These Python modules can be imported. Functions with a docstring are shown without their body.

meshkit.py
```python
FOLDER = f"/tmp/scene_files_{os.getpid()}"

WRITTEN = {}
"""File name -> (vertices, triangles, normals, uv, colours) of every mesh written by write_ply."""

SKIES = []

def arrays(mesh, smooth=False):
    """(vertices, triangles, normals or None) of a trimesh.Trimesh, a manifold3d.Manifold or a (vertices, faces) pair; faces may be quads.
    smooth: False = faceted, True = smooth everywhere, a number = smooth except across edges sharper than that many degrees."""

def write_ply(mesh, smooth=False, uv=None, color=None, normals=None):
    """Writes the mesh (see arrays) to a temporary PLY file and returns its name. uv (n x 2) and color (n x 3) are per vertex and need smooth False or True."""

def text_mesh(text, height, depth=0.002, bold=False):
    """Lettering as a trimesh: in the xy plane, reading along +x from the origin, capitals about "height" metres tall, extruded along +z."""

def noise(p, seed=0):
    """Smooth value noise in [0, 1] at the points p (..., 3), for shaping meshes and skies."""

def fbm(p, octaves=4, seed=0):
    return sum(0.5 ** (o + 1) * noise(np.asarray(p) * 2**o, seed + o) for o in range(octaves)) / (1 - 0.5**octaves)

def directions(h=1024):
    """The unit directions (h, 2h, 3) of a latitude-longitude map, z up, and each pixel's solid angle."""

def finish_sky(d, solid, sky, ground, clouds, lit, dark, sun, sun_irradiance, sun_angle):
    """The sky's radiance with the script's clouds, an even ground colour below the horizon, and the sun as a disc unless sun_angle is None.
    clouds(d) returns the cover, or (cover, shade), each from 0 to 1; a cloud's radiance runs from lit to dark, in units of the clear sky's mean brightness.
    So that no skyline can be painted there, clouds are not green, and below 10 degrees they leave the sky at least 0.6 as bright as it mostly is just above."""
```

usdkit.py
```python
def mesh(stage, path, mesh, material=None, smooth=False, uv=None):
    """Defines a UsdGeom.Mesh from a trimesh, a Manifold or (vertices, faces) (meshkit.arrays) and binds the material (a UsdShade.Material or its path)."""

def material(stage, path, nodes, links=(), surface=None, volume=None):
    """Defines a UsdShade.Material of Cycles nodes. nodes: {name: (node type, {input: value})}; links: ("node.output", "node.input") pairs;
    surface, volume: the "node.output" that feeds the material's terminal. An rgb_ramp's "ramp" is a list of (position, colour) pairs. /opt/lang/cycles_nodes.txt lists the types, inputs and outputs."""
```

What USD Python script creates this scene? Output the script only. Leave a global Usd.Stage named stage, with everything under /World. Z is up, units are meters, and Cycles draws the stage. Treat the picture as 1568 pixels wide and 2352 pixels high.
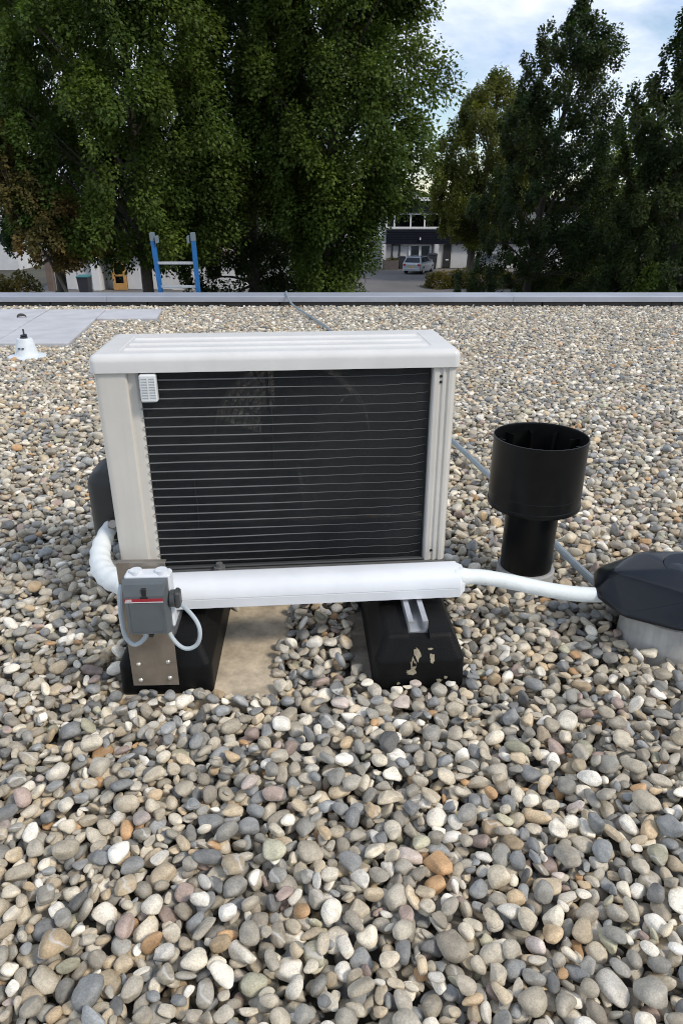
import math, random, numpy as np, trimesh, manifold3d as m3, usdkit, meshkit
from shapely.geometry import Polygon, Point
from scipy.spatial import ConvexHull
from pxr import Usd, UsdGeom, UsdLux, UsdShade, Gf, Sdf, Vt

stage = Usd.Stage.CreateInMemory()
UsdGeom.SetStageUpAxis(stage, 'Z'); UsdGeom.SetStageMetersPerUnit(stage, 1.0)
UsdGeom.Xform.Define(stage, '/World'); UsdGeom.Scope.Define(stage, '/World/Looks')
PI = math.pi

# ------------------------------------------------------------------ camera, sky, sun, exposure
EYE, PITCH = 0.95, 23.95                       # metres above the gravel, degrees down
cam = UsdGeom.Camera.Define(stage, '/World/camera')
cam.AddTranslateOp().Set(Gf.Vec3d(0, 0, EYE)); cam.AddRotateXOp().Set(90 - PITCH)
cam.CreateHorizontalApertureAttr(36.0); cam.CreateFocalLengthAttr(36.0 * 1595 / 1568)
cam.CreateClippingRangeAttr(Gf.Vec2f(0.05, 2000)); cam.CreateExposureAttr(EXPOSURE := 0.62)
cam.CreateFStopAttr(0.0); cam.CreateFocusDistanceAttr(1.6)

SUN_EL, SUN_AZ = math.radians(46), math.radians(122)   # azimuth from +y (away from the camera) towards +x
SUN = np.array([math.sin(SUN_AZ) * math.cos(SUN_EL), math.cos(SUN_AZ) * math.cos(SUN_EL), math.sin(SUN_EL)])
sun = UsdLux.DistantLight.Define(stage, '/World/sun')
sun.CreateIntensityAttr(0.40); sun.CreateAngleAttr(11.0); sun.CreateNormalizeAttr(True) if hasattr(sun, 'CreateNormalizeAttr') else None
sun.GetPrim().CreateAttribute('inputs:normalize', Sdf.ValueTypeNames.Bool).Set(True)
sun.CreateColorAttr(Gf.Vec3f(1.0, 0.92, 0.80))
Zl = SUN; Xl = np.cross([0, 0, 1.0], Zl); Xl /= np.linalg.norm(Xl); Yl = np.cross(Zl, Xl)
sun.AddTransformOp().Set(Gf.Matrix4d(*Xl, 0, *Yl, 0, *Zl, 0, 0, 0, 0, 1))

sky = UsdLux.DomeLight.Define(stage, '/World/sky')
sky_mat = usdkit.material(stage, '/World/Looks/sky_with_clouds', {
    'sky': ('sky_texture', {'sky_type': 'single_scattering', 'sun_disc': False, 'sun_elevation': SUN_EL, 'sun_rotation': SUN_AZ, 'air_density': 1.0, 'aerosol_density': 0.6}),
    'tc': ('texture_coordinate', {}),
    'map': ('mapping', {'mapping_type': 'point', 'location': (0.37, 0.1, 0.55), 'scale': (1, 1, 2.6)}),
    'n': ('noise_texture', {'scale': 2.3, 'detail': 7, 'roughness': 0.55, 'distortion': 0.3}),
    'cover': ('map_range', {'range_type': 'smoothstep', 'from_min': 0.40, 'from_max': 0.56, 'to_min': 0.0, 'to_max': 0.97, 'clamp': True}),
    'n2': ('noise_texture', {'scale': 5.0, 'detail': 6, 'roughness': 0.6, 'distortion': 0.2}),
    'tone': ('rgb_ramp', {'ramp': [(0.34, (3.6, 4.6, 6.5)), (0.64, (7.9, 8.1, 8.5))]}),
    'mix': ('mix', {'mix_type': 'mix'}),
    'bg': ('background_shader', {'strength': 0.10})},
    [('tc.generated', 'map.vector'), ('map.vector', 'n.vector'), ('map.vector', 'n2.vector'), ('n.fac', 'cover.value'), ('n2.fac', 'tone.fac'),
     ('cover.result', 'mix.fac'), ('sky.color', 'mix.color1'), ('tone.color', 'mix.color2'), ('mix.color', 'bg.color')], surface='bg.background')
UsdShade.MaterialBindingAPI.Apply(sky.GetPrim()).Bind(sky_mat)

# ------------------------------------------------------------------ helpers
used = {}
def numbered(path):
    k = used.get(path, 0); used[path] = k + 1
    return path if k == 0 else '%s_%03d' % (path, k)
def data(p, **kw):
    for k, v in kw.items():
        if v: p.SetCustomDataByKey(k, v)
    return p
def thing(name, label=None, category=None, loc=(0, 0, 0), rotz=0.0, group=None, kind=None):
    x = UsdGeom.Xform.Define(stage, numbered('/World/' + name))
    x.AddTranslateOp().Set(Gf.Vec3d(*map(float, loc)))
    if rotz: x.AddRotateZOp().Set(float(rotz))
    return data(x.GetPrim(), label=label, category=category, group=group, kind=kind)
def path_of(parent): return '/World' if parent is None else str(parent.GetPath())
def obj(name, mesh, mat, parent=None, smooth=30, **kw):
    if isinstance(mesh, list): mesh = cat(mesh)
    m = usdkit.mesh(stage, numbered(path_of(parent) + '/' + name), mesh, LOOK[mat] if isinstance(mat, str) else mat, smooth=smooth)
    return data(m.GetPrim(), **kw)
def tri(m):
    if hasattr(m, 'to_mesh'):
        a = m.to_mesh(); return trimesh.Trimesh(a.vert_properties[:, :3], a.tri_verts, process=False)
    return m
def cat(ms): return trimesh.util.concatenate([tri(m) for m in ms])
def hull(pts):
    pts = np.asarray(pts, float); h = trimesh.convex.convex_hull(pts); return h
def cbox(x0, x1, y0, y1, z0, z1, c=0.003):
    c = min(c, (x1 - x0) * .49, (y1 - y0) * .49, (z1 - z0) * .49)
    if c <= 0: return trimesh.creation.box(bounds=[[x0, y0, z0], [x1, y1, z1]])
    P = []
    for x, sx in ((x0, 1), (x1, -1)):
        for y, sy in ((y0, 1), (y1, -1)):
            for z, sz in ((z0, 1), (z1, -1)):
                P += [(x, y + sy * c, z + sz * c), (x + sx * c, y, z + sz * c), (x + sx * c, y + sy * c, z)]
    return hull(P)
def box(x0, x1, y0, y1, z0, z1): return trimesh.creation.box(bounds=[[x0, y0, z0], [x1, y1, z1]])
def rbox(x0, x1, y0, y1, z0, z1, r, n=16):
    s = trimesh.creation.icosphere(2, r).vertices
    P = [s + [x, y, z] for x in (x0 + r, x1 - r) for y in (y0 + r, y1 - r) for z in (z0 + r, z1 - r)]
    return hull(np.vstack(P))
def lathe(prof, seg=48, loc=(0, 0, 0)):
    """prof: closed or open list of (radius, z); revolved about z."""
    prof = np.asarray(prof, float); a = np.arange(seg) * 2 * PI / seg; n = len(prof)
    v = np.stack([prof[None, :, 0] * np.cos(a)[:, None], prof[None, :, 0] * np.sin(a)[:, None], np.broadcast_to(prof[None, :, 1], (seg, n))], -1).reshape(-1, 3)
    i, j = np.meshgrid(np.arange(seg), np.arange(n - 1), indexing='ij'); i2 = (i + 1) % seg
    q = np.stack([i * n + j, i2 * n + j, i2 * n + j + 1, i * n + j + 1], -1).reshape(-1, 4)
    f = np.vstack([q[:, [0, 1, 2]], q[:, [0, 2, 3]]])
    m = trimesh.Trimesh(v + np.asarray(loc), f, process=True)
    m.update_faces(m.nondegenerate_faces()); m.remove_unreferenced_vertices()
    return m
def spline(pts, n=40):
    from scipy.interpolate import CubicSpline
    p = np.asarray(pts, float); t = np.r_[0, np.cumsum(np.linalg.norm(np.diff(p, axis=0), axis=1))]
    return CubicSpline(t, p)(np.linspace(0, t[-1], n))
def tube(pts, r, sides=10, cap=True, bumps=None):
    p = np.asarray(pts, float); n = len(p); r = np.broadcast_to(r, (n,)).astype(float)
    t = np.gradient(p, axis=0); t /= np.linalg.norm(t, axis=1, keepdims=True) + 1e-12
    u = np.zeros_like(p); ref = np.array([0, 0, 1.0]) if abs(t[0, 2]) < .9 else np.array([1.0, 0, 0])
    u[0] = np.cross(t[0], ref); u[0] /= np.linalg.norm(u[0])
    for k in range(1, n):
        w = u[k - 1] - t[k] * (u[k - 1] @ t[k]); u[k] = w / (np.linalg.norm(w) + 1e-12)
    b = np.cross(t, u); a = np.arange(sides) * 2 * PI / sides
    rr = r[:, None, None] * (1 if bumps is None else bumps[:, :, None])
    v = (p[:, None] + rr * (np.cos(a)[None, :, None] * u[:, None] + np.sin(a)[None, :, None] * b[:, None])).reshape(-1, 3)
    i, j = np.meshgrid(np.arange(n - 1), np.arange(sides), indexing='ij'); j2 = (j + 1) % sides
    q = np.stack([i * sides + j, i * sides + j2, (i + 1) * sides + j2, (i + 1) * sides + j], -1).reshape(-1, 4)
    f = [q[:, [0, 1, 2]], q[:, [0, 2, 3]]]
    if cap:
        for e, flip in ((0, 1), (n - 1, 0)):
            v = np.vstack([v, p[e]]); c = len(v) - 1; jj = np.arange(sides); k = e * sides
            f.append(np.stack([np.full(sides, c), k + (jj + flip) % sides if flip else k + jj, k + jj if flip else k + (jj + 1) % sides], -1))
    return trimesh.Trimesh(v, np.vstack(f), process=False)
def cyl(p0, p1, r, sides=16, r1=None): return tube([p0, p1], [r, r if r1 is None else r1], sides)
def prism_x(poly_yz, x0, x1):
    m = trimesh.creation.extrude_polygon(Polygon(poly_yz), x1 - x0, engine='earcut'); v = m.vertices
    m.vertices = np.stack([v[:, 2] + x0, v[:, 0], v[:, 1]], 1); return m
def prism_y(poly_xz, y0, y1):
    m = trimesh.creation.extrude_polygon(poly_xz if isinstance(poly_xz, Polygon) else Polygon(poly_xz), y1 - y0, engine='earcut'); v = m.vertices
    m.vertices = np.stack([v[:, 0], v[:, 2] + y0, v[:, 1]], 1); m.invert(); return m
def prism_z(poly, z0, z1):
    m = trimesh.creation.extrude_polygon(poly if not isinstance(poly, (list, tuple)) else Polygon(poly), z1 - z0, engine='earcut'); m.apply_translation([0, 0, z0]); return m
def to_manifold(m): return m3.Manifold(m3.Mesh(np.asarray(m.vertices, np.float32), np.asarray(m.faces, np.uint32)))
def minus(a, *cut):
    a = trimesh.Trimesh(a.vertices, a.faces, process=True); M = to_manifold(a)
    for c in cut: M = M - to_manifold(trimesh.Trimesh(c.vertices, c.faces, process=True))
    return tri(M)
_c, _s = math.cos(math.radians(PITCH)), math.sin(math.radians(PITCH))
def at(u, v, Y):
    """The point at distance Y that stands on a line of sight (photograph pixels, 1568 wide)."""
    a, b = (u - 784) / 1595, (v - 1176) / 1595
    d = np.array([a, _c - b * _s, -_s - b * _c]); p = d * (Y / d[1]); p[2] += EYE; return p

# ------------------------------------------------------------------ materials
LOOK = {}
def mat(name, color, rough=0.5, vary=0.0, scale=20.0, bump=0.0, bscale=200.0, metal=0.0, spec=0.5, color2=None, coat=0.0, streak=0.0, ramp=None, detail=5.0, lo=0.35, hi=0.65):
    color = np.array(color, float)
    c2 = np.array(color2, float) if color2 is not None else color * (1 - vary)
    nodes = {'tc': ('texture_coordinate', {}), 'n': ('noise_texture', {'scale': scale, 'detail': detail, 'roughness': 0.6}),
             'r': ('rgb_ramp', {'ramp': ramp or [(lo, tuple(c2)), (hi, tuple(color))]}),
             'p': ('principled_bsdf', {'roughness': rough, 'metallic': metal, 'specular_ior_level': spec, 'coat_weight': coat})}
    links = [('tc.object', 'n.vector'), ('n.fac', 'r.fac'), ('r.color', 'p.base_color')]
    if bump:
        nodes['bn'] = ('noise_texture', {'scale': bscale, 'detail': 4.0}); nodes['b'] = ('bump', {'strength': bump, 'distance': 0.002})
        links += [('tc.object', 'bn.vector'), ('bn.fac', 'b.height'), ('b.normal', 'p.normal')]
    if streak:
        nodes['sm'] = ('mapping', {'mapping_type': 'point', 'scale': (38, 38, 2.2)}); nodes['sn'] = ('noise_texture', {'scale': 1.0, 'detail': 4.0, 'roughness': .65})
        nodes['sr'] = ('map_range', {'from_min': .48, 'from_max': .75, 'to_min': 1.0, 'to_max': 1 - streak, 'clamp': True}); nodes['sv'] = ('vector_math', {'math_type': 'scale'})
        links = [l for l in links if l[1] != 'p.base_color'] + [('tc.object', 'sm.vector'), ('sm.vector', 'sn.vector'), ('sn.fac', 'sr.value'), ('r.color', 'sv.vector1'), ('sr.result', 'sv.scale'), ('sv.vector', 'p.base_color')]
    LOOK[name] = usdkit.material(stage, '/World/Looks/' + name, nodes, links, surface='p.BSDF')
mat('cream_paint', (.63, .60, .54), .42, .08, 9, .08, 700, streak=.07)
mat('lid_paint', (.69, .68, .65), .40, .09, 7, .08, 700, streak=.03)
mat('white_pvc', (.77, .79, .81), .36, .07, 8, streak=.02)
mat('white_wrap', (.76, .79, .78), .55, .10, 14, .5, 60)
mat('pipe_foam', (.76, .80, .79), .6, .10, 25, .3, 300)
mat('white_part', (.70, .71, .70), .45, .06, 30)
mat('black_plastic', (.006, .0062, .0062), .30, .4, 30, .06, 500, spec=.22)
mat('black_hood', (.005, .006, .008), .20, .3, 30, .04, 300, spec=.42)
mat('black_rubber', (.007, .007, .007), .5, .35, 40, .5, 350, spec=.16)
mat('foot_stain', (.38, .33, .23), .8, .4, 90)
mat('dark_slot', (.012, .012, .012), .6)
mat('dark_cover', (.050, .049, .044), .5, .2, 20, spec=.3)
mat('guard_wire', (.15, .15, .147), .42, .15, 60)
mat('switch_grey', (.105, .118, .125), .42, .12, 30, .08, 900)
mat('switch_dark', (.055, .058, .058), .45, .1, 30)
mat('switch_red', (.33, .022, .035), .45)
mat('switch_white', (.68, .66, .66), .5)
mat('switch_base', (.68, .70, .72), .42, .05, 30)
mat('cable_grey', (.46, .51, .53), .45, .06, 30)
mat('steel_plate', (.40, .345, .285), .38, .32, 14, .12, 60, metal=.75)
mat('screw', (.72, .68, .60), .35, .1, 200, metal=.8)
mat('aluminium', (.66, .67, .69), .34, .12, 30, metal=.85)
mat('coping_metal', (.40, .42, .465), .45, .12, 3, .04, 60, metal=.35)
mat('upstand', (.075, .068, .062), .8, .35, 5, .4, 60)
mat('collar_pvc', (.37, .365, .355), .6, .28, 12, .1, 60)
mat('collar_concrete', (.47, .455, .42), .75, .22, 20, .25, 90, streak=.2)
mat('slab_concrete', (.66, .55, .40), .85, .45, 22, .6, 120, detail=8)
mat('slab_grey', (.40, .345, .27), .88, .45, 18, .6, 120, detail=8)
mat('tile_concrete', (.52, .52, .535), .82, .16, 5, .3, 160, detail=8)
mat('conduit', (.25, .29, .31), .5, .2, 15)
mat('anchor_white', (.70, .74, .76), .5, .1, 20)
mat('anchor_pin', (.06, .06, .07), .5, metal=.5)
mat('ladder_blue', (.014, .13, .36), .4, .15, 15)
mat('ladder_cap', (.15, .19, .21), .5)
mat('rung', (.52, .53, .53), .4, .1, 20, metal=.6)
mat('membrane', (.13, .12, .10), .9, .4, 20, .3, 80)
mat('motor_grey', (.42, .42, .42), .45)
mat('pan_dark', (.07, .07, .068), .5, .3, 20)
mat('fan_grey', (.14, .14, .14), .5)
# coil: fine dark fins with slits between them through which the inside of the machine shows
LOOK['coil'] = usdkit.material(stage, '/World/Looks/coil', {
    'tc': ('texture_coordinate', {}), 'w': ('wave_texture', {'wave_type': 'bands', 'bands_direction': 'x', 'scale': 130.0, 'distortion': 0.25, 'detail': 1.0}),
    'n': ('noise_texture', {'scale': 3.0, 'detail': 3.0}), 'r': ('rgb_ramp', {'ramp': [(.35, (.010, .0105, .011)), (.7, (.026, .027, .026))]}),
    'b': ('bump', {'strength': .5, 'distance': .001}), 'p': ('principled_bsdf', {'roughness': .5, 'specular_ior_level': .2}),
    't': ('transparent_bsdf', {'color': (1, 1, 1)}), 'fac': ('map_range', {'from_min': 0, 'from_max': 1, 'to_min': .0, 'to_max': .31}), 'mx': ('mix_closure', {})},
    [('tc.object', 'w.vector'), ('tc.object', 'n.vector'), ('n.fac', 'r.fac'), ('r.color', 'p.base_color'), ('w.fac', 'b.height'), ('b.normal', 'p.normal'),
     ('w.fac', 'fac.value'), ('fac.result', 'mx.fac'), ('p.BSDF', 'mx.closure1'), ('t.BSDF', 'mx.closure2')], surface='mx.closure')
# pebbles: each stone its own tone, some two-toned, speckled or veined
STONES = [(.00, (.34, .315, .27)), (.09, (.235, .23, .215)), (.17, (.44, .39, .31)), (.25, (.20, .205, .21)), (.32, (.37, .335, .275)), (.41, (.50, .46, .385)), (.49, (.28, .265, .235)), (.55, (.60, .565, .50)),
          (.62, (.25, .26, .268)), (.69, (.41, .345, .255)), (.76, (.60, .58, .54)), (.83, (.30, .27, .225)), (.875, (.43, .335, .225)), (.905, (.36, .35, .27)), (.925, (.42, .27, .15)),
          (.940, (.46, .42, .35)), (.955, (.31, .245, .22)), (.975, (.13, .13, .13)), (.988, (.44, .385, .36))]
def pebble_material(name, mul=1.0):
    nodes = {'oi': ('object_info', {}), 'wn': ('white_noise_texture', {'dimensions': '1D'}), 'sep': ('separate_color', {'color_type': 'rgb'}),
             'ramp': ('rgb_ramp', {'interpolate': False, 'ramp': [(a, tuple(np.array(c) * mul * (1.33, 1.285, 1.19))) for a, c in STONES]}),
             'tc': ('texture_coordinate', {}), 'off': ('vector_math', {'math_type': 'add'}), 'sc': ('vector_math', {'math_type': 'scale', 'scale': 37.0}),
             'n1': ('noise_texture', {'scale': 45.0, 'detail': 3.0, 'roughness': .6}), 'n2': ('noise_texture', {'scale': 380.0, 'detail': 3.0, 'roughness': .7}),
             'wv': ('wave_texture', {'wave_type': 'bands', 'bands_direction': 'diagonal', 'scale': 14.0, 'distortion': 5.0, 'detail': 2.0, 'detail_scale': 2.0}),
             'm1': ('map_range', {'from_min': .3, 'from_max': .7, 'to_min': .74, 'to_max': 1.22, 'clamp': True}),
             'm2': ('map_range', {'from_min': .3, 'from_max': .7, 'to_min': .74, 'to_max': 1.18, 'clamp': True}),
             'mb': ('map_range', {'from_min': 0, 'from_max': 1, 'to_min': .72, 'to_max': 1.22}),
             'k1': ('math', {'math_type': 'multiply'}), 'k2': ('math', {'math_type': 'multiply'}),
             'vs': ('map_range', {'from_min': .93, 'from_max': 1.0, 'to_min': 0, 'to_max': .7, 'clamp': True}), 'has': ('math', {'math_type': 'greater_than', 'value2': .90}), 'vk': ('math', {'math_type': 'multiply'}),
             'c1': ('vector_math', {'math_type': 'scale'}), 'vein': ('mix', {'mix_type': 'mix', 'color2': (.60, .57, .52)}),
             'bmp': ('bump', {'strength': .25, 'distance': .001}), 'p': ('principled_bsdf', {'roughness': .62, 'specular_ior_level': .35})}
    links = [('oi.random', 'ramp.fac'), ('oi.random', 'wn.w'), ('wn.color', 'sep.color'), ('wn.color', 'sc.vector1'), ('tc.object', 'off.vector1'), ('sc.vector', 'off.vector2'),
             ('off.vector', 'n1.vector'), ('off.vector', 'n2.vector'), ('off.vector', 'wv.vector'), ('n1.fac', 'm1.value'), ('n2.fac', 'm2.value'), ('sep.r', 'mb.value'),
             ('m1.result', 'k1.value1'), ('m2.result', 'k1.value2'), ('k1.value', 'k2.value1'), ('mb.result', 'k2.value2'), ('ramp.color', 'c1.vector1'), ('k2.value', 'c1.scale'),
             ('wv.fac', 'vs.value'), ('sep.g', 'has.value1'), ('vs.result', 'vk.value1'), ('has.value', 'vk.value2'), ('vk.value', 'vein.fac'), ('c1.vector', 'vein.color1'),
             ('n2.fac', 'bmp.height'), ('bmp.normal', 'p.normal'), ('vein.color', 'p.base_color')]
    LOOK[name] = usdkit.material(stage, '/World/Looks/' + name, nodes, links, surface='p.BSDF')
pebble_material('pebble_stone')
mat('gravel_far', (.36, .34, .31), .9, .6, 40, 1.0, 40)
# foliage
def leaf_material(name, ramp, patch, trans=.36, gain=(2.65, 2.25, 1.30)):
    ramp, patch = ([(a, tuple(np.array(c) * gain)) for a, c in r] for r in (ramp, patch))
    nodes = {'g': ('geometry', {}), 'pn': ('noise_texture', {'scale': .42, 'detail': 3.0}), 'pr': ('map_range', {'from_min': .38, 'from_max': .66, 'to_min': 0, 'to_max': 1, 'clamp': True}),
             'cn': ('noise_texture', {'scale': 1.05, 'detail': 2.0}), 'cr': ('map_range', {'from_min': .36, 'from_max': .64, 'to_min': .62, 'to_max': 1.32, 'clamp': True}), 'cm': ('vector_math', {'math_type': 'scale'}), 'r': ('rgb_ramp', {'ramp': ramp}), 'r2': ('rgb_ramp', {'ramp': patch}), 'mx': ('mix', {'mix_type': 'mix'}),  # cn, cr: bright clumps and shaded gaps put into the leaf colour by noise
             'p': ('principled_bsdf', {'roughness': .55, 'specular_ior_level': .22}), 't': ('translucent_bsdf', {}), 'ms': ('mix_closure', {'fac': trans}), 'br': ('mix', {'mix_type': 'multiply', 'fac': 1.0, 'color2': (1.3, 1.4, .7)})}
    links = [('g.position', 'pn.vector'), ('pn.fac', 'pr.value'), ('g.random_per_island', 'r.fac'), ('g.random_per_island', 'r2.fac'), ('pr.result', 'mx.fac'), ('r.color', 'mx.color1'), ('r2.color', 'mx.color2'),
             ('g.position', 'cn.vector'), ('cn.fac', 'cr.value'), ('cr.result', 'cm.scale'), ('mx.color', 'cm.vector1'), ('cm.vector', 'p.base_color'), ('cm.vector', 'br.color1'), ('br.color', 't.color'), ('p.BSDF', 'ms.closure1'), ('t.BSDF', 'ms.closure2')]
    LOOK[name] = usdkit.material(stage, '/World/Looks/' + name, nodes, links, surface='ms.closure')
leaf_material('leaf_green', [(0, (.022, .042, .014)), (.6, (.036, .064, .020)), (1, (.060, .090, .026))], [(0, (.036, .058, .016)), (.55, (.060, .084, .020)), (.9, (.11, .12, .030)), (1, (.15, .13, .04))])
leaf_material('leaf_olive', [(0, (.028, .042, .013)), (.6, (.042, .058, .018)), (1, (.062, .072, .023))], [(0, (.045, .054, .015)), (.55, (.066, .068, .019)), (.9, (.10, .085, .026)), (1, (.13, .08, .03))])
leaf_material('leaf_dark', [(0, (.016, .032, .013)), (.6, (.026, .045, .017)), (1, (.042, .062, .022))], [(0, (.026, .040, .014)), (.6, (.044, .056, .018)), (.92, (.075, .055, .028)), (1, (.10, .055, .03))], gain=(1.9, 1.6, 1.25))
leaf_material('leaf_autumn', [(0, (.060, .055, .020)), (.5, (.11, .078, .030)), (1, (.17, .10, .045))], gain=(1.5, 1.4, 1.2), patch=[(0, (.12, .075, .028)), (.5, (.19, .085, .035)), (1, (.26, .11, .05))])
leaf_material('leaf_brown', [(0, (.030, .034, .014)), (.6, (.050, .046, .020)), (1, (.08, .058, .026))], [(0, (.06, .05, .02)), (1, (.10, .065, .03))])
mat('bark', (.085, .072, .058), .9, .4, 12, .6, 30)
mat('bark_tan', (.17, .14, .11), .9, .35, 9, .5, 30)
# background buildings, street
mat('house_white', (.62, .62, .62), .8, .12, 1.2)
mat('house_grey', (.34, .345, .36), .8, .1, 1.0)
mat('cladding', (.008, .010, .018), .6, .3, 2, spec=.12)
mat('frame_white', (.70, .70, .70), .5)
mat('frame_dark', (.03, .03, .032), .5)
mat('curtain', (.42, .42, .44), .8, .2, 3)
mat('pink_brick', (.34, .27, .25), .85, .2, 6)
mat('fascia_brown', (.16, .115, .09), .7, .2, 3)
mat('orange_wood', (.55, .30, .10), .5, .2, 4)
mat('bin_dark', (.035, .036, .045), .5)
mat('bin_lid', (.03, .16, .16), .5)
mat('planter', (.17, .14, .12), .85, .3, 4)
mat('paving', (.145, .135, .13), .9, .25, .35, .3, 3, detail=8)
mat('earth', (.075, .07, .05), .95, .4, .2)
mat('car_silver', (.40, .42, .45), .28, .03, 2, metal=.25, coat=.6)
mat('car_dark', (.10, .11, .12), .3, .05, 2, coat=.6)
mat('tyre', (.015, .015, .015), .8)
mat('tail_red', (.35, .02, .02), .3)
mat('lamp_clear', (.7, .7, .7), .2)
mat('plate_yellow', (.6, .42, .05), .5)
LOOK['window_glass'] = usdkit.material(stage, '/World/Looks/window_glass', {'f': ('fresnel', {'IOR': 1.5}), 't': ('transparent_bsdf', {'color': (.75, .78, .80)}), 'g': ('glossy_bsdf', {'color': (.9, .9, .9), 'roughness': .03}), 'm': ('mix_closure', {})},
    [('f.fac', 'm.fac'), ('t.BSDF', 'm.closure1'), ('g.BSDF', 'm.closure2')], surface='m.closure')
mat('room_dark', (.02, .021, .023), .9)
mat('car_glass', (.012, .014, .016), .08, spec=.8)

# ------------------------------------------------------------------ ground, street, flat roof
GZ = -5.0
def plane(x0, x1, y0, y1, z, nx=1, ny=1):
    xs, ys = np.linspace(x0, x1, nx + 1), np.linspace(y0, y1, ny + 1); X, Y = np.meshgrid(xs, ys)
    v = np.stack([X.ravel(), Y.ravel(), np.full(X.size, z)], 1); i, j = np.meshgrid(np.arange(nx), np.arange(ny)); a = (j * (nx + 1) + i).ravel()
    return trimesh.Trimesh(v, np.vstack([np.stack([a, a + 1, a + nx + 2], 1), np.stack([a, a + nx + 2, a + nx + 1], 1)]), process=False)
obj('ground', plane(-600, 600, -600, 900, GZ - .02), 'earth', kind='structure', label='dark earth and grass plain below the roof', category='ground')
obj('driveway', plane(-9, 24, 35, 73.2, GZ), 'paving', kind='structure', label='grey brick paved driveway in front of the white house', category='driveway')
obj('left_pavement', plane(-40, -9.2, 44, 58, GZ - .004), 'paving', kind='structure', label='grey paving in front of the low white garage', category='pavement')
roof = thing('flat_roof', 'dark membrane of the flat roof under the gravel', 'roof', kind='structure')
obj('membrane', box(-9, 9, -5, 7.235, -.30, -.05), 'membrane', roof)
obj('outer_wall', box(-9, 9, 7.0, 7.235, GZ, -.305), 'house_grey', roof)

# ------------------------------------------------------------------ parapet with its coping
para = thing('parapet', 'low dark roof edge with a long grey metal coping', 'parapet', (0, 0, 0))
xs = [-6.6, -4.62, -2.93, -1.95, -.62, .59, 2.02, 3.32, 5.0, 6.6]
for a, b in zip(xs[:-1], xs[1:]):
    k = .004 * ((hash((round(a, 2))) % 3) - 1)
    obj('upstand_panel', cbox(a + .006, b - .006, 7.235 + k, 7.40, -.049, .052, .004), 'upstand', para)
prof = [(7.215, .050), (7.211, .052), (7.211, .098), (7.222, .107), (7.44, .118), (7.455, .112), (7.455, .0), (7.45, .0), (7.45, .105), (7.43, .108), (7.222, .096), (7.222, .052)]
for a, b in ((-6.6, -2.35), (-2.347, 1.72), (1.723, 6.6)):
    obj('coping', prism_x(prof, a, b), 'coping_metal', para)
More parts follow.
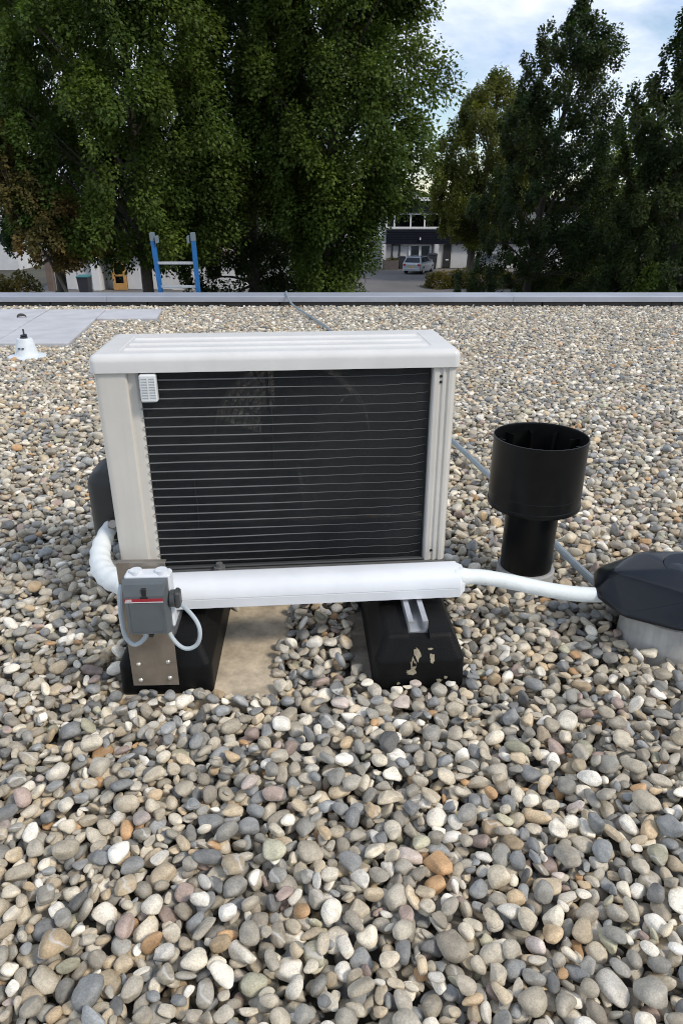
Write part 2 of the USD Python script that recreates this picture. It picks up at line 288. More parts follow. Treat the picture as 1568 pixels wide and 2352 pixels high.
# ------------------------------------------------------------------ concrete tiles laid at the left
walk = thing('tile_path', 'pale concrete tiles laid in rows on the gravel by the roof edge', 'tiled path', kind='structure')
rng = np.random.default_rng(5)
rows = [7.16, 6.86, 6.262, 5.662, 5.08]
LEAN = -.154
def tile_poly(xa, xb, ya, yb):
    e = .006; L = lambda x, y: x + LEAN * (y - 6.26)
    return [(L(xa + e, ya + e), ya + e), (L(xb - e, ya + e), ya + e), (L(xb - e, yb - e), yb - e), (L(xa + e, yb - e), yb - e)]
cols = [-4.86, -4.32, -3.78, -3.24, -2.70, -2.155, -1.62]
for r, (yb, ya) in enumerate(zip(rows[1:-1], rows[2:])):
    for k, (a, b) in enumerate(zip(cols[:-1], cols[1:])):
        if k == 5 and r > 0: continue
        z = .028 + rng.uniform(-.002, .003)
        P = np.array(tile_poly(a, b, ya, yb)); c = P.mean(0); t = rng.normal(0, .003, 2)
        top = [(x + (c[0] - x) * .012, y + (c[1] - y) * .012, z + (x - c[0]) * t[0] + (y - c[1]) * t[1]) for x, y in P]
        mid = [(x, y, q[2] - .005) for (x, y), q in zip(P, top)]; bot = [(x, y, -.02) for x, y in P]
        obj('paving_tile', hull(top + mid + bot), 'tile_concrete', walk, smooth=False)
# small debris on the tiles
m = meshkit
leafd = tube(spline([(-2.86, 6.30, .034), (-2.83, 6.29, .055), (-2.80, 6.31, .05), (-2.78, 6.30, .034)], 10), [.003, .008, .011, .013, .014, .013, .01, .009, .006, .002], 7)
obj('dead_leaf', leafd, 'upstand', label='small dark dried leaf curled on the pale concrete tiles', category='leaf')

# ------------------------------------------------------------------ roof anchor (white cone) at the far left
an = thing('roof_anchor', 'small white cone with a dark pin on a round flange, by the concrete tiles', 'roof anchor', (-2.115, 4.70, -.005))
a = np.arange(40) * 2 * PI / 40
obj('flange', lathe([(0, 0), (.125, 0), (.128, .012), (.12, .022), (.07, .030), (0, .030)], 40), 'anchor_white', an)
obj('cone', lathe([(.078, .028), (.071, .045), (.052, .128), (.046, .136), (0, .136)], 36), 'anchor_white', an)
obj('pin', [cyl((0, 0, .133), (0, 0, .145), .024, 14), cyl((.004, 0, .14), (.004, 0, .195), .006, 8), cyl((-.018, 0, .150), (.020, 0, .157), .009, 8)], 'anchor_pin', an)
mk = [box(-.022, -.008, -.0718, -.060, .075, .082), box(.002, .016, -.0718, -.060, .075, .082)]
obj('mark', mk, 'anchor_pin', an, smooth=False)

# ------------------------------------------------------------------ grey conduit across the gravel
cp = [(-.565, 7.40, .128), (-.555, 7.30, .124), (-.545, 7.205, .118), (-.51, 7.12, .07), (-.45, 6.95, .040), (-.30, 6.45, .031), (-.102, 5.70, .029), (.16, 4.35, .030), (.476, 2.77, .033), (.535, 2.44, .034), (.60, 2.05, .033), (.635, 1.80, .032), (.672, 1.594, .034), (.70, 1.46, .04)]
obj('conduit', tube(spline(cp, 90), .0105, 10), 'conduit', label='thin grey conduit running over the gravel from the roof edge to the black hood', category='conduit')

# ------------------------------------------------------------------ ladder leaning on the outside of the roof edge
ld = thing('ladder', 'blue ladder with grey rungs sticking up behind the roof edge', 'ladder', (0, 0, 0))
top = np.array([[-1.905, 7.52, .655], [-1.495, 7.52, .655]]); low = np.array([[-1.835, 7.66, -1.3], [-1.485, 7.66, -1.3]]); low += (low - top) * 1.9
for k in (0, 1):
    d = low[k] - top[k]; L = np.linalg.norm(d); d = d / L
    side = np.array([1, 0, 0.0]); fr = np.cross(d, side)
    def bar(a, b, w, t):
        A, B = top[k] + d * a, top[k] + d * b
        return hull([P + side * sx * w + fr * sy * t for P in (A, B) for sx in (-1, 1) for sy in (-1, 1)])
    st = obj('stile', bar(.03, L, .0175, .036), 'ladder_blue', ld, smooth=False)
    obj('end_cap', bar(-.03, .045, .019, .038), 'ladder_cap', st, smooth=False)
    obj('hook', [bar(-.015, .05, .010, .042).apply_translation([.045 if k == 0 else -.045, -.01, -.015])], 'ladder_cap', st, smooth=False)
for q in np.arange(.258, 6, .232):
    z = q / (top[0, 2] - low[0, 2])
    if z > .98: break
    A, B = top[0] + (low[0] - top[0]) * z, top[1] + (low[1] - top[1]) * z
    obj('rung', cbox(A[0] + .012, B[0] - .012, A[1] - .016, A[1] + .016, A[2] - .015, A[2] + .012, .004), 'rung', ld)

# ------------------------------------------------------------------ slabs and rubber feet under the unit
YAW = 4.93; CY, SY = math.cos(math.radians(YAW)), math.sin(math.radians(YAW)); OX, OY, OZ = -.136, 1.505, .133
def slab(x0, x1, y0, y1, z0, z1, seed):
    n = 14; rg = np.random.default_rng(seed); b = trimesh.creation.box(bounds=[[x0, y0, z0], [x1, y1, z1]]).subdivide().subdivide().subdivide()
    v = b.vertices; w = (meshkit.noise(v * 40, seed) - .5) * .006; ed = (np.abs(v[:, 0] - (x0 + x1) / 2) > (x1 - x0) / 2 - 1e-6).astype(float) + (np.abs(v[:, 1] - (y0 + y1) / 2) > (y1 - y0) / 2 - 1e-6)
    v[:, 2] += w * .6 * (v[:, 2] > (z0 + z1) / 2); v[:, 0] += w * ed; b.vertices = v; return b
s1 = thing('concrete_slab', 'tan worn concrete slab under the left rubber foot', 'concrete slab', (-.30, 1.42, 0), -2.0, group=None)
obj('slab', slab(-.16, .170, -.235, .30, -.045, -.014, 3), 'slab_concrete', s1)
s2 = thing('concrete_slab', 'grey brown concrete slab under the right rubber foot, mostly buried in pebbles', 'concrete slab', (.16, 1.45, 0), 3.0)
obj('slab', slab(-.145, .15, -.215, .30, -.045, -.016, 4), 'slab_grey', s2)

def foot(label, x, y, rotz, stained):
    t = thing('rubber_foot', label, 'support foot', (x, y, -.014), rotz)
    w0, w1, h, L = .098, .079, .128, .60
    pts = []
    s = trimesh.creation.icosphere(2, 1.0).vertices
    for sy, y0 in ((0, 0.0), (1, L)):
        for sx in (-1, 1):
            pts.append(s * .012 + [sx * (w0 - .012), y0 + (.012 if sy == 0 else -.012), .008])
            pts.append(s * .020 + [sx * (w0 - .020), y0 + (.018 if sy == 0 else -.018), .068])
            pts.append(s * .018 + [sx * (w1 - .018), y0 + (.034 if sy == 0 else -.034), h - .018])
    body = hull(np.vstack(pts))
    body = minus(body, box(-.0225, .0225, -.05, L + .05, h - .012, h + .05))
    fb = obj('rubber_block', body, 'black_rubber', t, smooth=35)
    ch = [(-.0215, h - .0115), (.0215, h - .0115), (.0215, h + .018), (.010, h + .018), (.010, h + .0145), (.0175, h + .0145), (.0175, h - .008), (-.0175, h - .008), (-.0175, h + .0145), (-.010, h + .0145), (-.010, h + .018), (-.0215, h + .018)]
    obj('channel_rail', prism_y(ch, .042, L - .042), 'aluminium', t, smooth=False)
    if stained:
        rg = np.random.default_rng(8)
        def blot(cx, cz, w, hh, seed):
            rg = np.random.default_rng(seed); a = np.sort(rg.uniform(0, 2 * PI, 17)); r = rg.uniform(.45, 1.0, 17)
            return [(cx + w * q * math.cos(b), cz + hh * q * math.sin(b)) for q, b in zip(r, a)]
        def on_front(poly):
            pg = Polygon(poly).buffer(0); pg = max(getattr(pg, 'geoms', [pg]), key=lambda g: g.area)
            m = prism_y(pg, -.0008, .0008); v = m.vertices; z = v[:, 2]
            v[:, 1] += np.where(z > .070, (z - .070) / (h - .082) * .0185 - .0023, -.0005 + 0 * z) - .0005; m.vertices = v; return m
        for q, (cx, cz, w, hh, sd) in enumerate([(-.005, .088, .010, .017, 1), (-.014, .066, .008, .020, 2), (-.018, .047, .013, .011, 3), (.026, .078, .006, .018, 4), (.022, .098, .007, .003, 6), (.044, .022, .008, .006, 5), (-.045, .018, .005, .004, 7), (.058, .030, .004, .005, 9)]):
            obj('paint_stain', on_front(blot(cx, cz, w, hh, sd)), 'foot_stain', fb, smooth=False)
    else:
        pass
    return t
foot('black rubber support foot on the left, carrying the metal plate with the switch', -.372, 1.203, 2.2, False)
foot('black rubber support foot on the right, with pale smears on its front', .167, 1.222, 3.4, True)

# ------------------------------------------------------------------ the outdoor unit, coil side towards us
ac = thing('air_conditioner', 'cream outdoor air conditioning unit with its dark coil facing us', 'air conditioner', (OX, OY, OZ), YAW)
D, Ht = .268, .525
lid = rbox(-.402, .402, -.006, D + .004, Ht - .060, Ht + .001, .017)
lid = minus(lid, box(-.5, .5, -.1, D + .1, Ht - .1, Ht - .038))
lidp = obj('lid', lid, 'lid_paint', ac, smooth=40)
for k, y in enumerate((.052, .112, .176)):   # raised beads along the top
    bd = hull([(sx * (.335 - .004 * q), y + sy * (.008 - .0045 * q), Ht + .0005 + .0042 * q) for q in (0, 1) for sx in (-1, 1) for sy in (-1, 1)])
    obj('bead', bd, 'lid_paint', lidp, smooth=False)
obj('seam', [cbox(-.345, -.342, .045, .215, Ht, Ht + .0022, .0005), cbox(.342, .345, .045, .215, Ht, Ht + .0022, .0005)], 'lid_paint', lidp, smooth=False)
zt = Ht - .0400
# left corner panel: front strip with a stepped inner edge, and the side
lp = Polygon([(-.396, D), (-.396, .014), (-.3915, .004), (-.382, 0), (-.329, 0), (-.326, .004), (-.325, .011), (-.310, .012), (-.303, .016), (-.302, .034), (-.306, .034), (-.307, .019), (-.330, .016), (-.333, .006), (-.380, .006), (-.389, .010), (-.390, .018), (-.390, D)])
obj('left_panel', prism_z(lp, 0.004, zt), 'cream_paint', ac, smooth=25)
rp = Polygon([(.396, D), (.396, .014), (.3915, .004), (.384, 0), (.378, 0), (.376, .004), (.371, .004), (.369, 0), (.364, 0), (.362, .003), (.357, .003), (.355, .0005), (.345, .0005), (.342, .004), (.341, .034), (.345, .034), (.347, .010), (.380, .010), (.389, .016), (.390, D)])
obj('right_panel', prism_z(rp, 0.004, zt), 'cream_paint', ac, smooth=25)
for x, z in ((.3595, .4655), (.3595, .4525), (.3595, .030)):
    obj('screw_hole', cyl((x, .0005, z), (x, .0035, z), .0032, 10), 'dark_slot', ac)
# base pan
obj('base_pan', minus(cbox(-.397, .397, -.003, D + .002, -.012, .0035, .004), box(-.39, .39, .008, D - .008, -.006, .05)), 'pan_dark', ac)
rail = obj('bottom_rail', [cbox(-.301, .3405, .002, .0155, .004, .0095, .002)], 'switch_dark', ac)
for x in (-.16,): obj('bolt', [cyl((x, -.010, .004), (x, -.010, .015), .015, 6), cyl((x, -.010, .015), (x, -.010, .024), .008, 10)], 'guard_wire', rail)
# coil block, guard wires in front of it
obj('coil', cbox(-.300, .339, .016, .018, .004, zt - .002, .0004), 'coil', ac, smooth=False)
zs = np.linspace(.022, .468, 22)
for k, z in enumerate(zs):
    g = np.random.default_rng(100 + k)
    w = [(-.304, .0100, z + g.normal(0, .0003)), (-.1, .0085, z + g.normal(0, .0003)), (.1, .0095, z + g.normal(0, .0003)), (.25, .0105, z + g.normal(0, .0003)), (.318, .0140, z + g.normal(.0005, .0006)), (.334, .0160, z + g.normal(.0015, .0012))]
    obj('guard_wire', tube(spline(w, 22), np.r_[np.full(8, .0016), np.linspace(.0015, .0007, 6), np.linspace(.0006, .00035, 8)], 6), 'guard_wire', ac)  # the taper stands in for reflections that dim the wires to the right
for x, za, zb in ((-.204, .10, .238), (-.02, .25, .464)):
    obj('guard_wire', tube([(x, .0115, za), (x + .002, .0115, (za + zb) / 2), (x - .001, .0115, zb)], .0009, 6), 'dark_slot', ac)
# air temperature sensor clip
sb = cbox(-.2985, -.263, -.013, .008, .424, .484, .003)
slots = [box(x - .0062, x + .0062, -.02, -.010, z, z + .0036) for x in (-.2885, -.2725) for z in np.linspace(.431, .472, 8)]
clip = obj('sensor_clip', minus(sb, *slots), 'white_part', ac, smooth=False)
obj('clip_back', box(-.2965, -.265, -.0098, -.006, .427, .4805), 'dark_slot', clip, smooth=False)
# inside: fan side with its round opening, motor, blades, partition
front = prism_y(Polygon([(-.39, .017), (.39, .017), (.39, zt), (-.39, zt)]).difference(Point(.03, .255).buffer(.205, 48)), D - .006, D - .001)
obj('front_panel', front, 'cream_paint', ac, smooth=False)
gr = []
for r in np.linspace(.03, .2, 12):
    b = np.linspace(0, 2 * PI, 49); gr.append(tube(np.stack([.03 + r * np.cos(b), np.full(49, D + .012), .255 + r * np.sin(b)], 1), .0016, 5, cap=False))
for b in np.arange(0, 2 * PI, PI / 6): gr.append(cyl((.03 + .03 * math.cos(b), D + .0145, .255 + .03 * math.sin(b)), (.03 + .212 * math.cos(b), D + .0105, .255 + .212 * math.sin(b)), .002, 5))
obj('fan_grille', gr, 'dark_slot', ac)
obj('motor_bracket', [cbox(-.045, .030, .026, .030, .335, .392, .002), cbox(.036, .048, .026, .030, .36, .372, .001)] + [cbox(x - .003, x + .003, .026, .030, .02, zt - .01, .001) for x in (-.028,)], 'motor_grey', ac, smooth=False)
obj('partition', box(-.205, -.203, .03, D - .01, .017, zt - .002), 'motor_grey', ac, smooth=False)
fan = obj('fan_hub', lathe([(0, -.03), (.045, -.03), (.048, -.02), (.048, .03), (0, .035)], 24).apply_transform(trimesh.transformations.rotation_matrix(PI / 2, [1, 0, 0])).apply_translation([.03, .20, .255]), 'fan_grey', ac)
for b0, b1 in ((-78, 38), (44, 98), (158, 276)):  # uneven spans, shaped to let light through only at the upper left
    ths = np.radians(np.linspace(b0, b1, 12)); v = []
    for q, b in enumerate(ths):
        y = .175 + .045 * q / 11
        for r in (.04, .12, .197): v.append((.03 + r * math.cos(b), y, .255 + r * math.sin(b)))
    v = np.array(v); f = []
    for q in range(11):
        for r in (0, 1): a = q * 3 + r; f += [[a, a + 1, a + 4], [a, a + 4, a + 3]]
    f = np.array(f); obj('fan_blade', trimesh.Trimesh(np.vstack([v, v + [0, .003, 0]]), np.vstack([f, f[:, ::-1] + len(v)]), process=False), 'switch_dark', fan, smooth=False)
obj('fan_motor', [lathe([(0, -.045), (.05, -.045), (.054, -.035), (.054, .03), (0, .03)], 24).apply_transform(trimesh.transformations.rotation_matrix(PI / 2, [1, 0, 0])).apply_translation([.03, .12, .31]), cbox(-.012, .012, .085, .10, .03, zt - .004, .002), cbox(.052, .066, .085, .10, .03, zt - .004, .002)], 'motor_grey', ac)
# dark service valve cover on the left side
vc = rbox(-.474, -.370, .07, .225, .020, .232, .040)
vc = minus(vc, box(-.394, -.2, 0, .4, -.1, .5), box(-.6, -.2, -.1, .30, -.1, .06))
vc = trimesh.Trimesh(vc.vertices, vc.faces); vc.vertices[:, 1] += 0
obj('valve_cover', vc, 'dark_cover', ac, smooth=40)
obj('valve', [cyl((-.39, .06, .105), (-.425, .06, .105), .012, 6), cyl((-.41, .06, .105), (-.41, .04, .115), .010, 10)], 'steel_plate', ac)

# ------------------------------------------------------------------ wrapped pipe bundle at the left
p = spline([(-.545, 1.64, .285), (-.556, 1.58, .248), (-.574, 1.50, .205), (-.556, 1.42, .182), (-.510, 1.362, .176), (-.445, 1.335, .176), (-.36, 1.343, .174)], 80)
t_ = np.linspace(0, 1, 80); rr = np.interp(t_, [0, .08, .3, .55, .8, 1], [.009, .013, .020, .0255, .026, .020])
ang = np.arange(18) * 2 * PI / 18
bm = 1 + .16 * (meshkit.noise(np.stack([np.broadcast_to(t_[:, None] * 22, (80, 18)), np.broadcast_to(np.cos(ang) * 1.6, (80, 18)), np.broadcast_to(np.sin(ang) * 1.6, (80, 18))], -1), 3) - .5) + .05 * np.sin(t_[:, None] * 95 + ang[None] * 1.0)
obj('wrapped_pipe', tube(p, rr, 18, bumps=bm), 'white_wrap', label='white tape wrapped pipe bending down the left side of the unit behind the grey switch', category='pipe')

# ------------------------------------------------------------------ white trunking across the front
tk = thing('pipe_trunking', 'white plastic pipe trunking lying in front of the unit', 'pipe trunking', (-.052, 1.331, .136), YAW)
pr = [(a_, b_ * .80) for a_, b_ in [(0, 0), (.0, .026), (.0016, .0265), (.0016, .029), (0, .0295), (.001, .038), (.005, .052), (.013, .064), (.026, .072), (.040, .074), (.060, .074), (.068, .070), (.070, .062), (.070, 0)]]
obj('cover', prism_x(pr, -.325, .321), 'white_pvc', tk, smooth=28)
nose = [(x, y * .94 + .002, z * .95 + .001) for x in (.3215,) for y, z in pr] + [(.334, y * .72 + .010, z * .74 + .010) for y, z in pr]
obj('end_piece', hull(nose), 'white_pvc', tk, smooth=40)
# smooth white pipe from the trunking to the hood
p = spline([(.255, 1.385, .172), (.285, 1.392, .170), (.335, 1.404, .160), (.42, 1.412, .138), (.50, 1.412, .120), (.57, 1.408, .113), (.63, 1.41, .112), (.70, 1.42, .115)], 70)
t_ = np.linspace(0, 1, 70); bm = 1 + .05 * (meshkit.noise(np.stack([np.broadcast_to(t_[:, None] * 40, (70, 14)), np.broadcast_to(np.arange(14)[None] * .45, (70, 14)), np.zeros((70, 14))], -1), 4) - .5)
rr = np.full(70, .0182); rr[:7] = [.021, .022, .0225, .022, .0205, .019, .0185]
obj('insulated_pipe', tube(p, rr, 14, bumps=bm), 'pipe_foam', label='smooth white insulated pipe from the trunking end to the black hood on the right', category='pipe')

# ------------------------------------------------------------------ bracket plate with isolator switch
bp = thing('mounting_plate', 'brownish steel plate screwed to the left rubber foot behind the switch', 'mounting plate', (-.3885, 1.186, .024), 1.5)
obj('plate', [cbox(-.0475, .0475, 0, .002, 0, .292, .0007), cbox(-.0475, .0475, .002, .014, .290, .292, .0007)], 'steel_plate', bp, smooth=False)
for x, z in ((-.031, .054), (.030, .059), (-.031, .014), (.030, .019)):
    obj('screw', [lathe([(0, -.0035), (.0025, -.003), (.0046, -.001), (.005, 0), (0, 0)], 12).apply_transform(trimesh.transformations.rotation_matrix(-PI / 2, [1, 0, 0])).apply_translation([x, 0, z])], 'screw', bp)
sw = thing('isolator_switch', 'grey isolator switch box with a red stripe in front of the white trunking', 'isolator switch', (-.3715, 1.184, .188), 2.5)
# local: x across, y depth (negative towards the viewer), z up
obj('base_box', [cbox(-.043, .044, -.030, 0, 0, .118, .004)], 'switch_base', sw)
for x in (-.022, .026): obj('knockout', cyl((x, -.016, .110), (x, -.016, .123), .0135, 18, .0115), 'switch_base', sw)
cov = hull([(x, y, z) for x, z in ((-.0445, -.002), (.040, -.002), (.040, .112), (-.0445, .112)) for y in (-.0302, -.040)] + [(-.039, -.057, .004), (.034, -.057, .004), (.034, -.057, .088), (-.039, -.057, .088), (-.039, -.050, .109), (.034, -.050, .109)])
cv = obj('front_cover', cov, 'switch_grey', sw, smooth=False)
obj('inset_panel', hull([(x, y, z) for x, z in ((-.031, .010), (.027, .010), (.027, .073), (-.031, .073)) for y in (-.0565, -.0582)]), 'switch_grey', cv, smooth=False)
obj('padlock_slot', [cbox(-.006, .0025, -.0578, -.050, .086, .103, .001), cbox(-.009, .005, -.0582, -.0572, .083, .087, .0004)], 'dark_slot', cv, smooth=False)
obj('red_stripe', box(-.0385, .033, -.0580, -.0572, .0765, .0825), 'switch_red', cv, smooth=False)
obj('white_line', box(-.0385, .033, -.0582, -.0572, .0745, .0760), 'switch_white', cv, smooth=False)
tx = meshkit.text_mesh('ABB', .0045, .0004, bold=True); tx.apply_transform(trimesh.transformations.rotation_matrix(PI / 2, [1, 0, 0])); tx.apply_translation([-.0375, -.0581, .0773])
obj('lettering', tx, 'switch_white', cv, smooth=False)
obj('latch', box(-.002, .006, -.0575, -.048, -.0035, .003), 'dark_slot', cv, smooth=False)
kn = obj('rotary_knob', [cyl((.042, -.032, .068), (.051, -.032, .068), .017, 20), cbox(.049, .061, -.045, -.019, .050, .086, .004)], 'switch_dark', sw)
obj('gland_plug', lathe([(0, 0), (.0125, 0), (.0135, -.004), (.0115, -.014), (.006, -.018), (0, -.019)], 20, (-.017, -.020, 0)), 'switch_base', sw)
obj('gland_plug', lathe([(0, 0), (.0120, 0), (.0125, -.003), (.008, -.006), (0, -.007)], 20, (.026, -.020, 0)), 'switch_base', sw)
wr = thing('cable', 'grey cable looping out of the switch on the right and back under the trunking', 'cable')
obj('cable_sheath', tube(spline([(-.345, 1.165, .184), (-.341, 1.162, .172), (-.328, 1.155, .153), (-.308, 1.15, .142), (-.290, 1.15, .148), (-.279, 1.15, .168), (-.280, 1.155, .192), (-.297, 1.17, .211), (-.330, 1.20, .222), (-.352, 1.225, .222), (-.36, 1.26, .20), (-.36, 1.33, .18)], 60), .0043, 8), 'cable_grey', wr)
wl = thing('cable', 'grey cable hanging down the left edge of the switch box', 'cable')
obj('cable_sheath', tube(spline([(-.388, 1.166, .166), (-.398, 1.16, .152), (-.412, 1.157, .147), (-.425, 1.157, .160), (-.430, 1.157, .190), (-.431, 1.162, .235), (-.432, 1.18, .262), (-.437, 1.24, .245), (-.437, 1.31, .20)], 60), .0046, 8), 'cable_grey', wl)

# ------------------------------------------------------------------ black vent pipe with its wide cowl
vp = thing('vent_pipe', 'black round roof vent with a wide open cowl on a grey collar', 'roof vent', (.4985, 1.662, 0))
obj('collar', lathe([(.066, .055), (.0735, .055), (.0765, .050), (.0765, -.06), (.066, -.06)], 48), 'collar_pvc', vp)
obj('pipe', lathe([(.060, .04), (.0675, .04), (.0675, .25), (.060, .25)], 48), 'black_plastic', vp)
cw = obj('cowl', lathe([(.066, .236), (.108, .236), (.1175, .240), (.1185, .246), (.1175, .251), (.1160, .252), (.1160, .276), (.1168, .2775), (.1160, .279), (.1160, .412), (.1172, .417), (.1166, .421), (.1145, .421), (.1128, .416), (.1128, .262), (.085, .258), (.066, .258)], 64), 'black_plastic', vp, smooth=32)
obj('inner_ring', lathe([(.072, .26), (.078, .26), (.078, .352), (.072, .352), (.072, .26)], 48), 'black_plastic', cw)
obj('inner_shelf', lathe([(.0, .349), (.072, .349), (.072, .353), (0, .353)], 48), 'dark_slot', cw)
for k in range(10):
    b = k * 2 * PI / 10 + .3
    r = trimesh.creation.box(bounds=[[.086, -.0012, .30], [.1126, .0012, .402]]); r.apply_transform(trimesh.transformations.rotation_matrix(b, [0, 0, 1]))
    obj('rib', r, 'black_plastic', cw, smooth=False)

# ------------------------------------------------------------------ black hood on a pale collar at the right edge
hd = thing('vent_hood', 'low black gabled vent hood on a pale collar at the right edge', 'roof vent', (.780, 1.405, 0))
obj('collar', lathe([(.092, .078), (.102, .083), (.108, .079), (.1135, -.06), (.094, -.06)], 56), 'collar_concrete', hd)
obj('inner_pipe', lathe([(.0, .05), (.090, .05), (.092, .06), (.089, .135), (0, .135)], 40), 'black_plastic', hd)
hv = []
def S(x, y, z, r): hv.append(trimesh.creation.icosphere(2, r).vertices + [x, y, z])
for sx in (-1, 1):
    S(sx * .178, -.002, .134, .014); S(sx * .148, .085, .136, .016); S(sx * .150, -.080, .124, .007)
    S(sx * .140, .02, .158, .020); S(sx * .088, .07, .170, .016)
S(0, .155, .134, .018); S(.05, -.138, .124, .007); S(-.05, -.138, .124, .007); S(-.105, -.095, .140, .004); S(.105, -.095, .140, .004)
S(0, -.112, .180, .005)
S(-.05, .09, .178, .014); S(.05, .09, .178, .014); S(0, .0, .186, .010)
hh = hull(np.vstack(hv)); hh = tri(to_manifold(hh).refine_to_length(.007)); hh.merge_vertices(); trimesh.smoothing.filter_laplacian(hh, lamb=.5, iterations=9); hh.vertices[:, 2] -= .012
obj('hood', hh, 'black_hood', hd, smooth=True)
dc = lathe([(0, -.006), (.060, -.006), (.0625, -.003), (.0625, 0), (.060, .002), (0, .0025)], 48)
dc.apply_transform(trimesh.transformations.rotation_matrix(math.radians(5), [1, 0, 0])); dc.apply_translation([.030, .010, .1795])
obj('top_disc', dc, 'black_hood', hd, smooth=30)

# ------------------------------------------------------------------ gravel: every stone is dropped onto the ones below it
def deposit():
    rg = np.random.default_rng(11)
    cell = .004; X0, X1, Y0, Y1 = -4.4, 4.4, .06, 7.25
    nx, ny = int((X1 - X0) / cell), int((Y1 - Y0) / cell)
    gx = X0 + (np.arange(nx) + .5) * cell; gy = Y0 + (np.arange(ny) + .5) * cell
    GX, GY = np.meshgrid(gx, gy)
    Hm = np.full((ny, nx), -.05, np.float32)
    low = meshkit.noise(np.stack([gx[None] * 2.2 + 0 * GY, GY * 2.2, 0 * GY], -1), 5).astype(np.float32) if False else None
    c = lambda x, y, r: (GX - x) ** 2 + (GY - y) ** 2 < r * r
    def rect(x, y, rz, x0, x1, y0, y1):
        a = math.radians(rz); u = (GX - x) * math.cos(a) + (GY - y) * math.sin(a); v = -(GX - x) * math.sin(a) + (GY - y) * math.cos(a)
        return (u > x0) & (u < x1) & (v > y0) & (v < y1)
    Hm[rect(-.30, 1.42, -2, -.16, .17, -.235, .30)] = -.014
    Hm[rect(.16, 1.45, 3, -.145, .15, -.215, .30)] = -.016
    far = GY > 3.2; Hm[far] = np.maximum(Hm[far], -.030)
    block = rect(-.372, 1.203, 2.2, -.098, .098, 0, .60) | rect(.167, 1.222, 3.4, -.098, .098, 0, .60)
    block |= c(.4985, 1.662, .076) | c(.780, 1.405, .113) | c(-2.115, 4.70, .11)
    block |= (GY > 7.23)
    tl = GX - LEAN * (GY - 6.26)
    block |= ((GY > 5.08) & (GY < 6.86) & (tl < -2.155)) | ((GY > 6.262) & (GY < 6.86) & (tl < -1.62))
    Hm[block] = 5.0
    # bare parts of the slabs (kept clear of stones, with an uneven edge)
    wob = (meshkit.noise(np.stack([GX[180:480] * 22, GY[180:480] * 22, 0 * GY[180:480]], -1), 2) - .5) * .075
    bare = np.zeros_like(block); s_ = slice(180, 480)
    bx, by = GX[s_] + wob, GY[s_] + wob[:, ::-1] * .6
    bare[s_] = ((bx > -.30) & (bx < -.135) & (by > 1.195) & (by < 1.75)) | ((bx > .010) & (bx < .085) & (by > 1.27) & (by < 1.75))
    # ellipsoid stones: a library of shapes, each with its lower and upper surface on the grid
    lib = []
    for k in range(420):
        a = float(np.clip(rg.lognormal(math.log(.0139), .26), .0072, .0245)); b = a * rg.uniform(.46, .90); cc = min(b * rg.uniform(.48, .92), b)
        yaw = rg.uniform(0, 2 * PI); tilt = abs(rg.normal(0, .32)) if rg.random() < .78 else rg.uniform(.3, 1.3); ta = rg.uniform(0, 2 * PI)
        R = trimesh.transformations.rotation_matrix(tilt, [math.cos(ta), math.sin(ta), 0])[:3, :3] @ trimesh.transformations.rotation_matrix(yaw, [0, 0, 1])[:3, :3]
        Q = R @ np.diag([1 / a ** 2, 1 / b ** 2, 1 / cc ** 2]) @ R.T
        n = int(a / cell) + 1; ii, jj = np.meshgrid(np.arange(-n, n + 1), np.arange(-n, n + 1)); x, y = ii * cell, jj * cell
        B = Q[0, 2] * x + Q[1, 2] * y; C = Q[0, 0] * x * x + 2 * Q[0, 1] * x * y + Q[1, 1] * y * y - 1; dis = B * B - Q[2, 2] * C
        ok = dis > 0; s = np.sqrt(dis[ok])
        lo, hi = (-B[ok] - s) / Q[2, 2], (-B[ok] + s) / Q[2, 2]
        lib.append((jj[ok] * nx + ii[ok], lo.astype(np.float32), hi.astype(np.float32), R, (a, b, cc), n))
    flat = Hm.ravel(); bflat = bare.ravel()
    out = []
    hw = lambda y: np.minimum(1.0 + .47 * y, 4.3)
    ys = np.linspace(.12, 7.2, 400); w = 2 * hw(ys); cum = np.cumsum(w); cum /= cum[-1]; area = w.mean() * 7.08
    N = int(area * 4600)
    K = 6
    ry = np.interp(rg.random((N, K)), cum, ys); rx = (rg.random((N, K)) * 2 - 1) * hw(ry)
    # stones near one another compete: the candidates of one stone lie within some centimetres of the first
    ry[:, 1:] = ry[:, :1] + rg.normal(0, .05, (N, K - 1)); rx[:, 1:] = rx[:, :1] + rg.normal(0, .05, (N, K - 1))
    ix = np.clip(((rx - X0) / cell).astype(int), 12, nx - 13); iy = np.clip(((ry - Y0) / cell).astype(int), 12, ny - 13)
    which = rg.integers(0, len(lib), N); base = iy * nx + ix
    mound = (-.010 * np.exp(-((ry - 1.15) / .10) ** 2) * (np.abs(rx) < .6)).astype(np.float32)
    for k in range(N):
        off, lo, hi, R, abc, n = lib[which[k]]
        z = (flat[base[k][:, None] + off[None]] - lo[None]).max(1)
        sc = z - mound[k]; q = int(np.argmin(sc)); zc = float(z[q])
        if zc > .5 or bflat[base[k, q]]: continue
        limit = (.019 if ry[k, q] < 3.2 else .012) + mound[k, q] + abc[2] * .45
        if zc > limit: continue
        zc -= .16 * abc[2]
        idx = base[k, q] + off
        flat[idx] = np.maximum(flat[idx], zc + hi)
        out.append((k, gx[ix[k, q]], gy[iy[k, q]], zc, which[k], base[k, q]))
    # small stones trickle down into the gaps that are left
    small = [i for i, l in enumerate(lib) if l[4][0] < .0118]; N2 = int(area * 1800)
    ry = np.interp(rg.random((N2, K)), cum, ys) ; rx = (rg.random((N2, K)) * 2 - 1) * hw(ry)
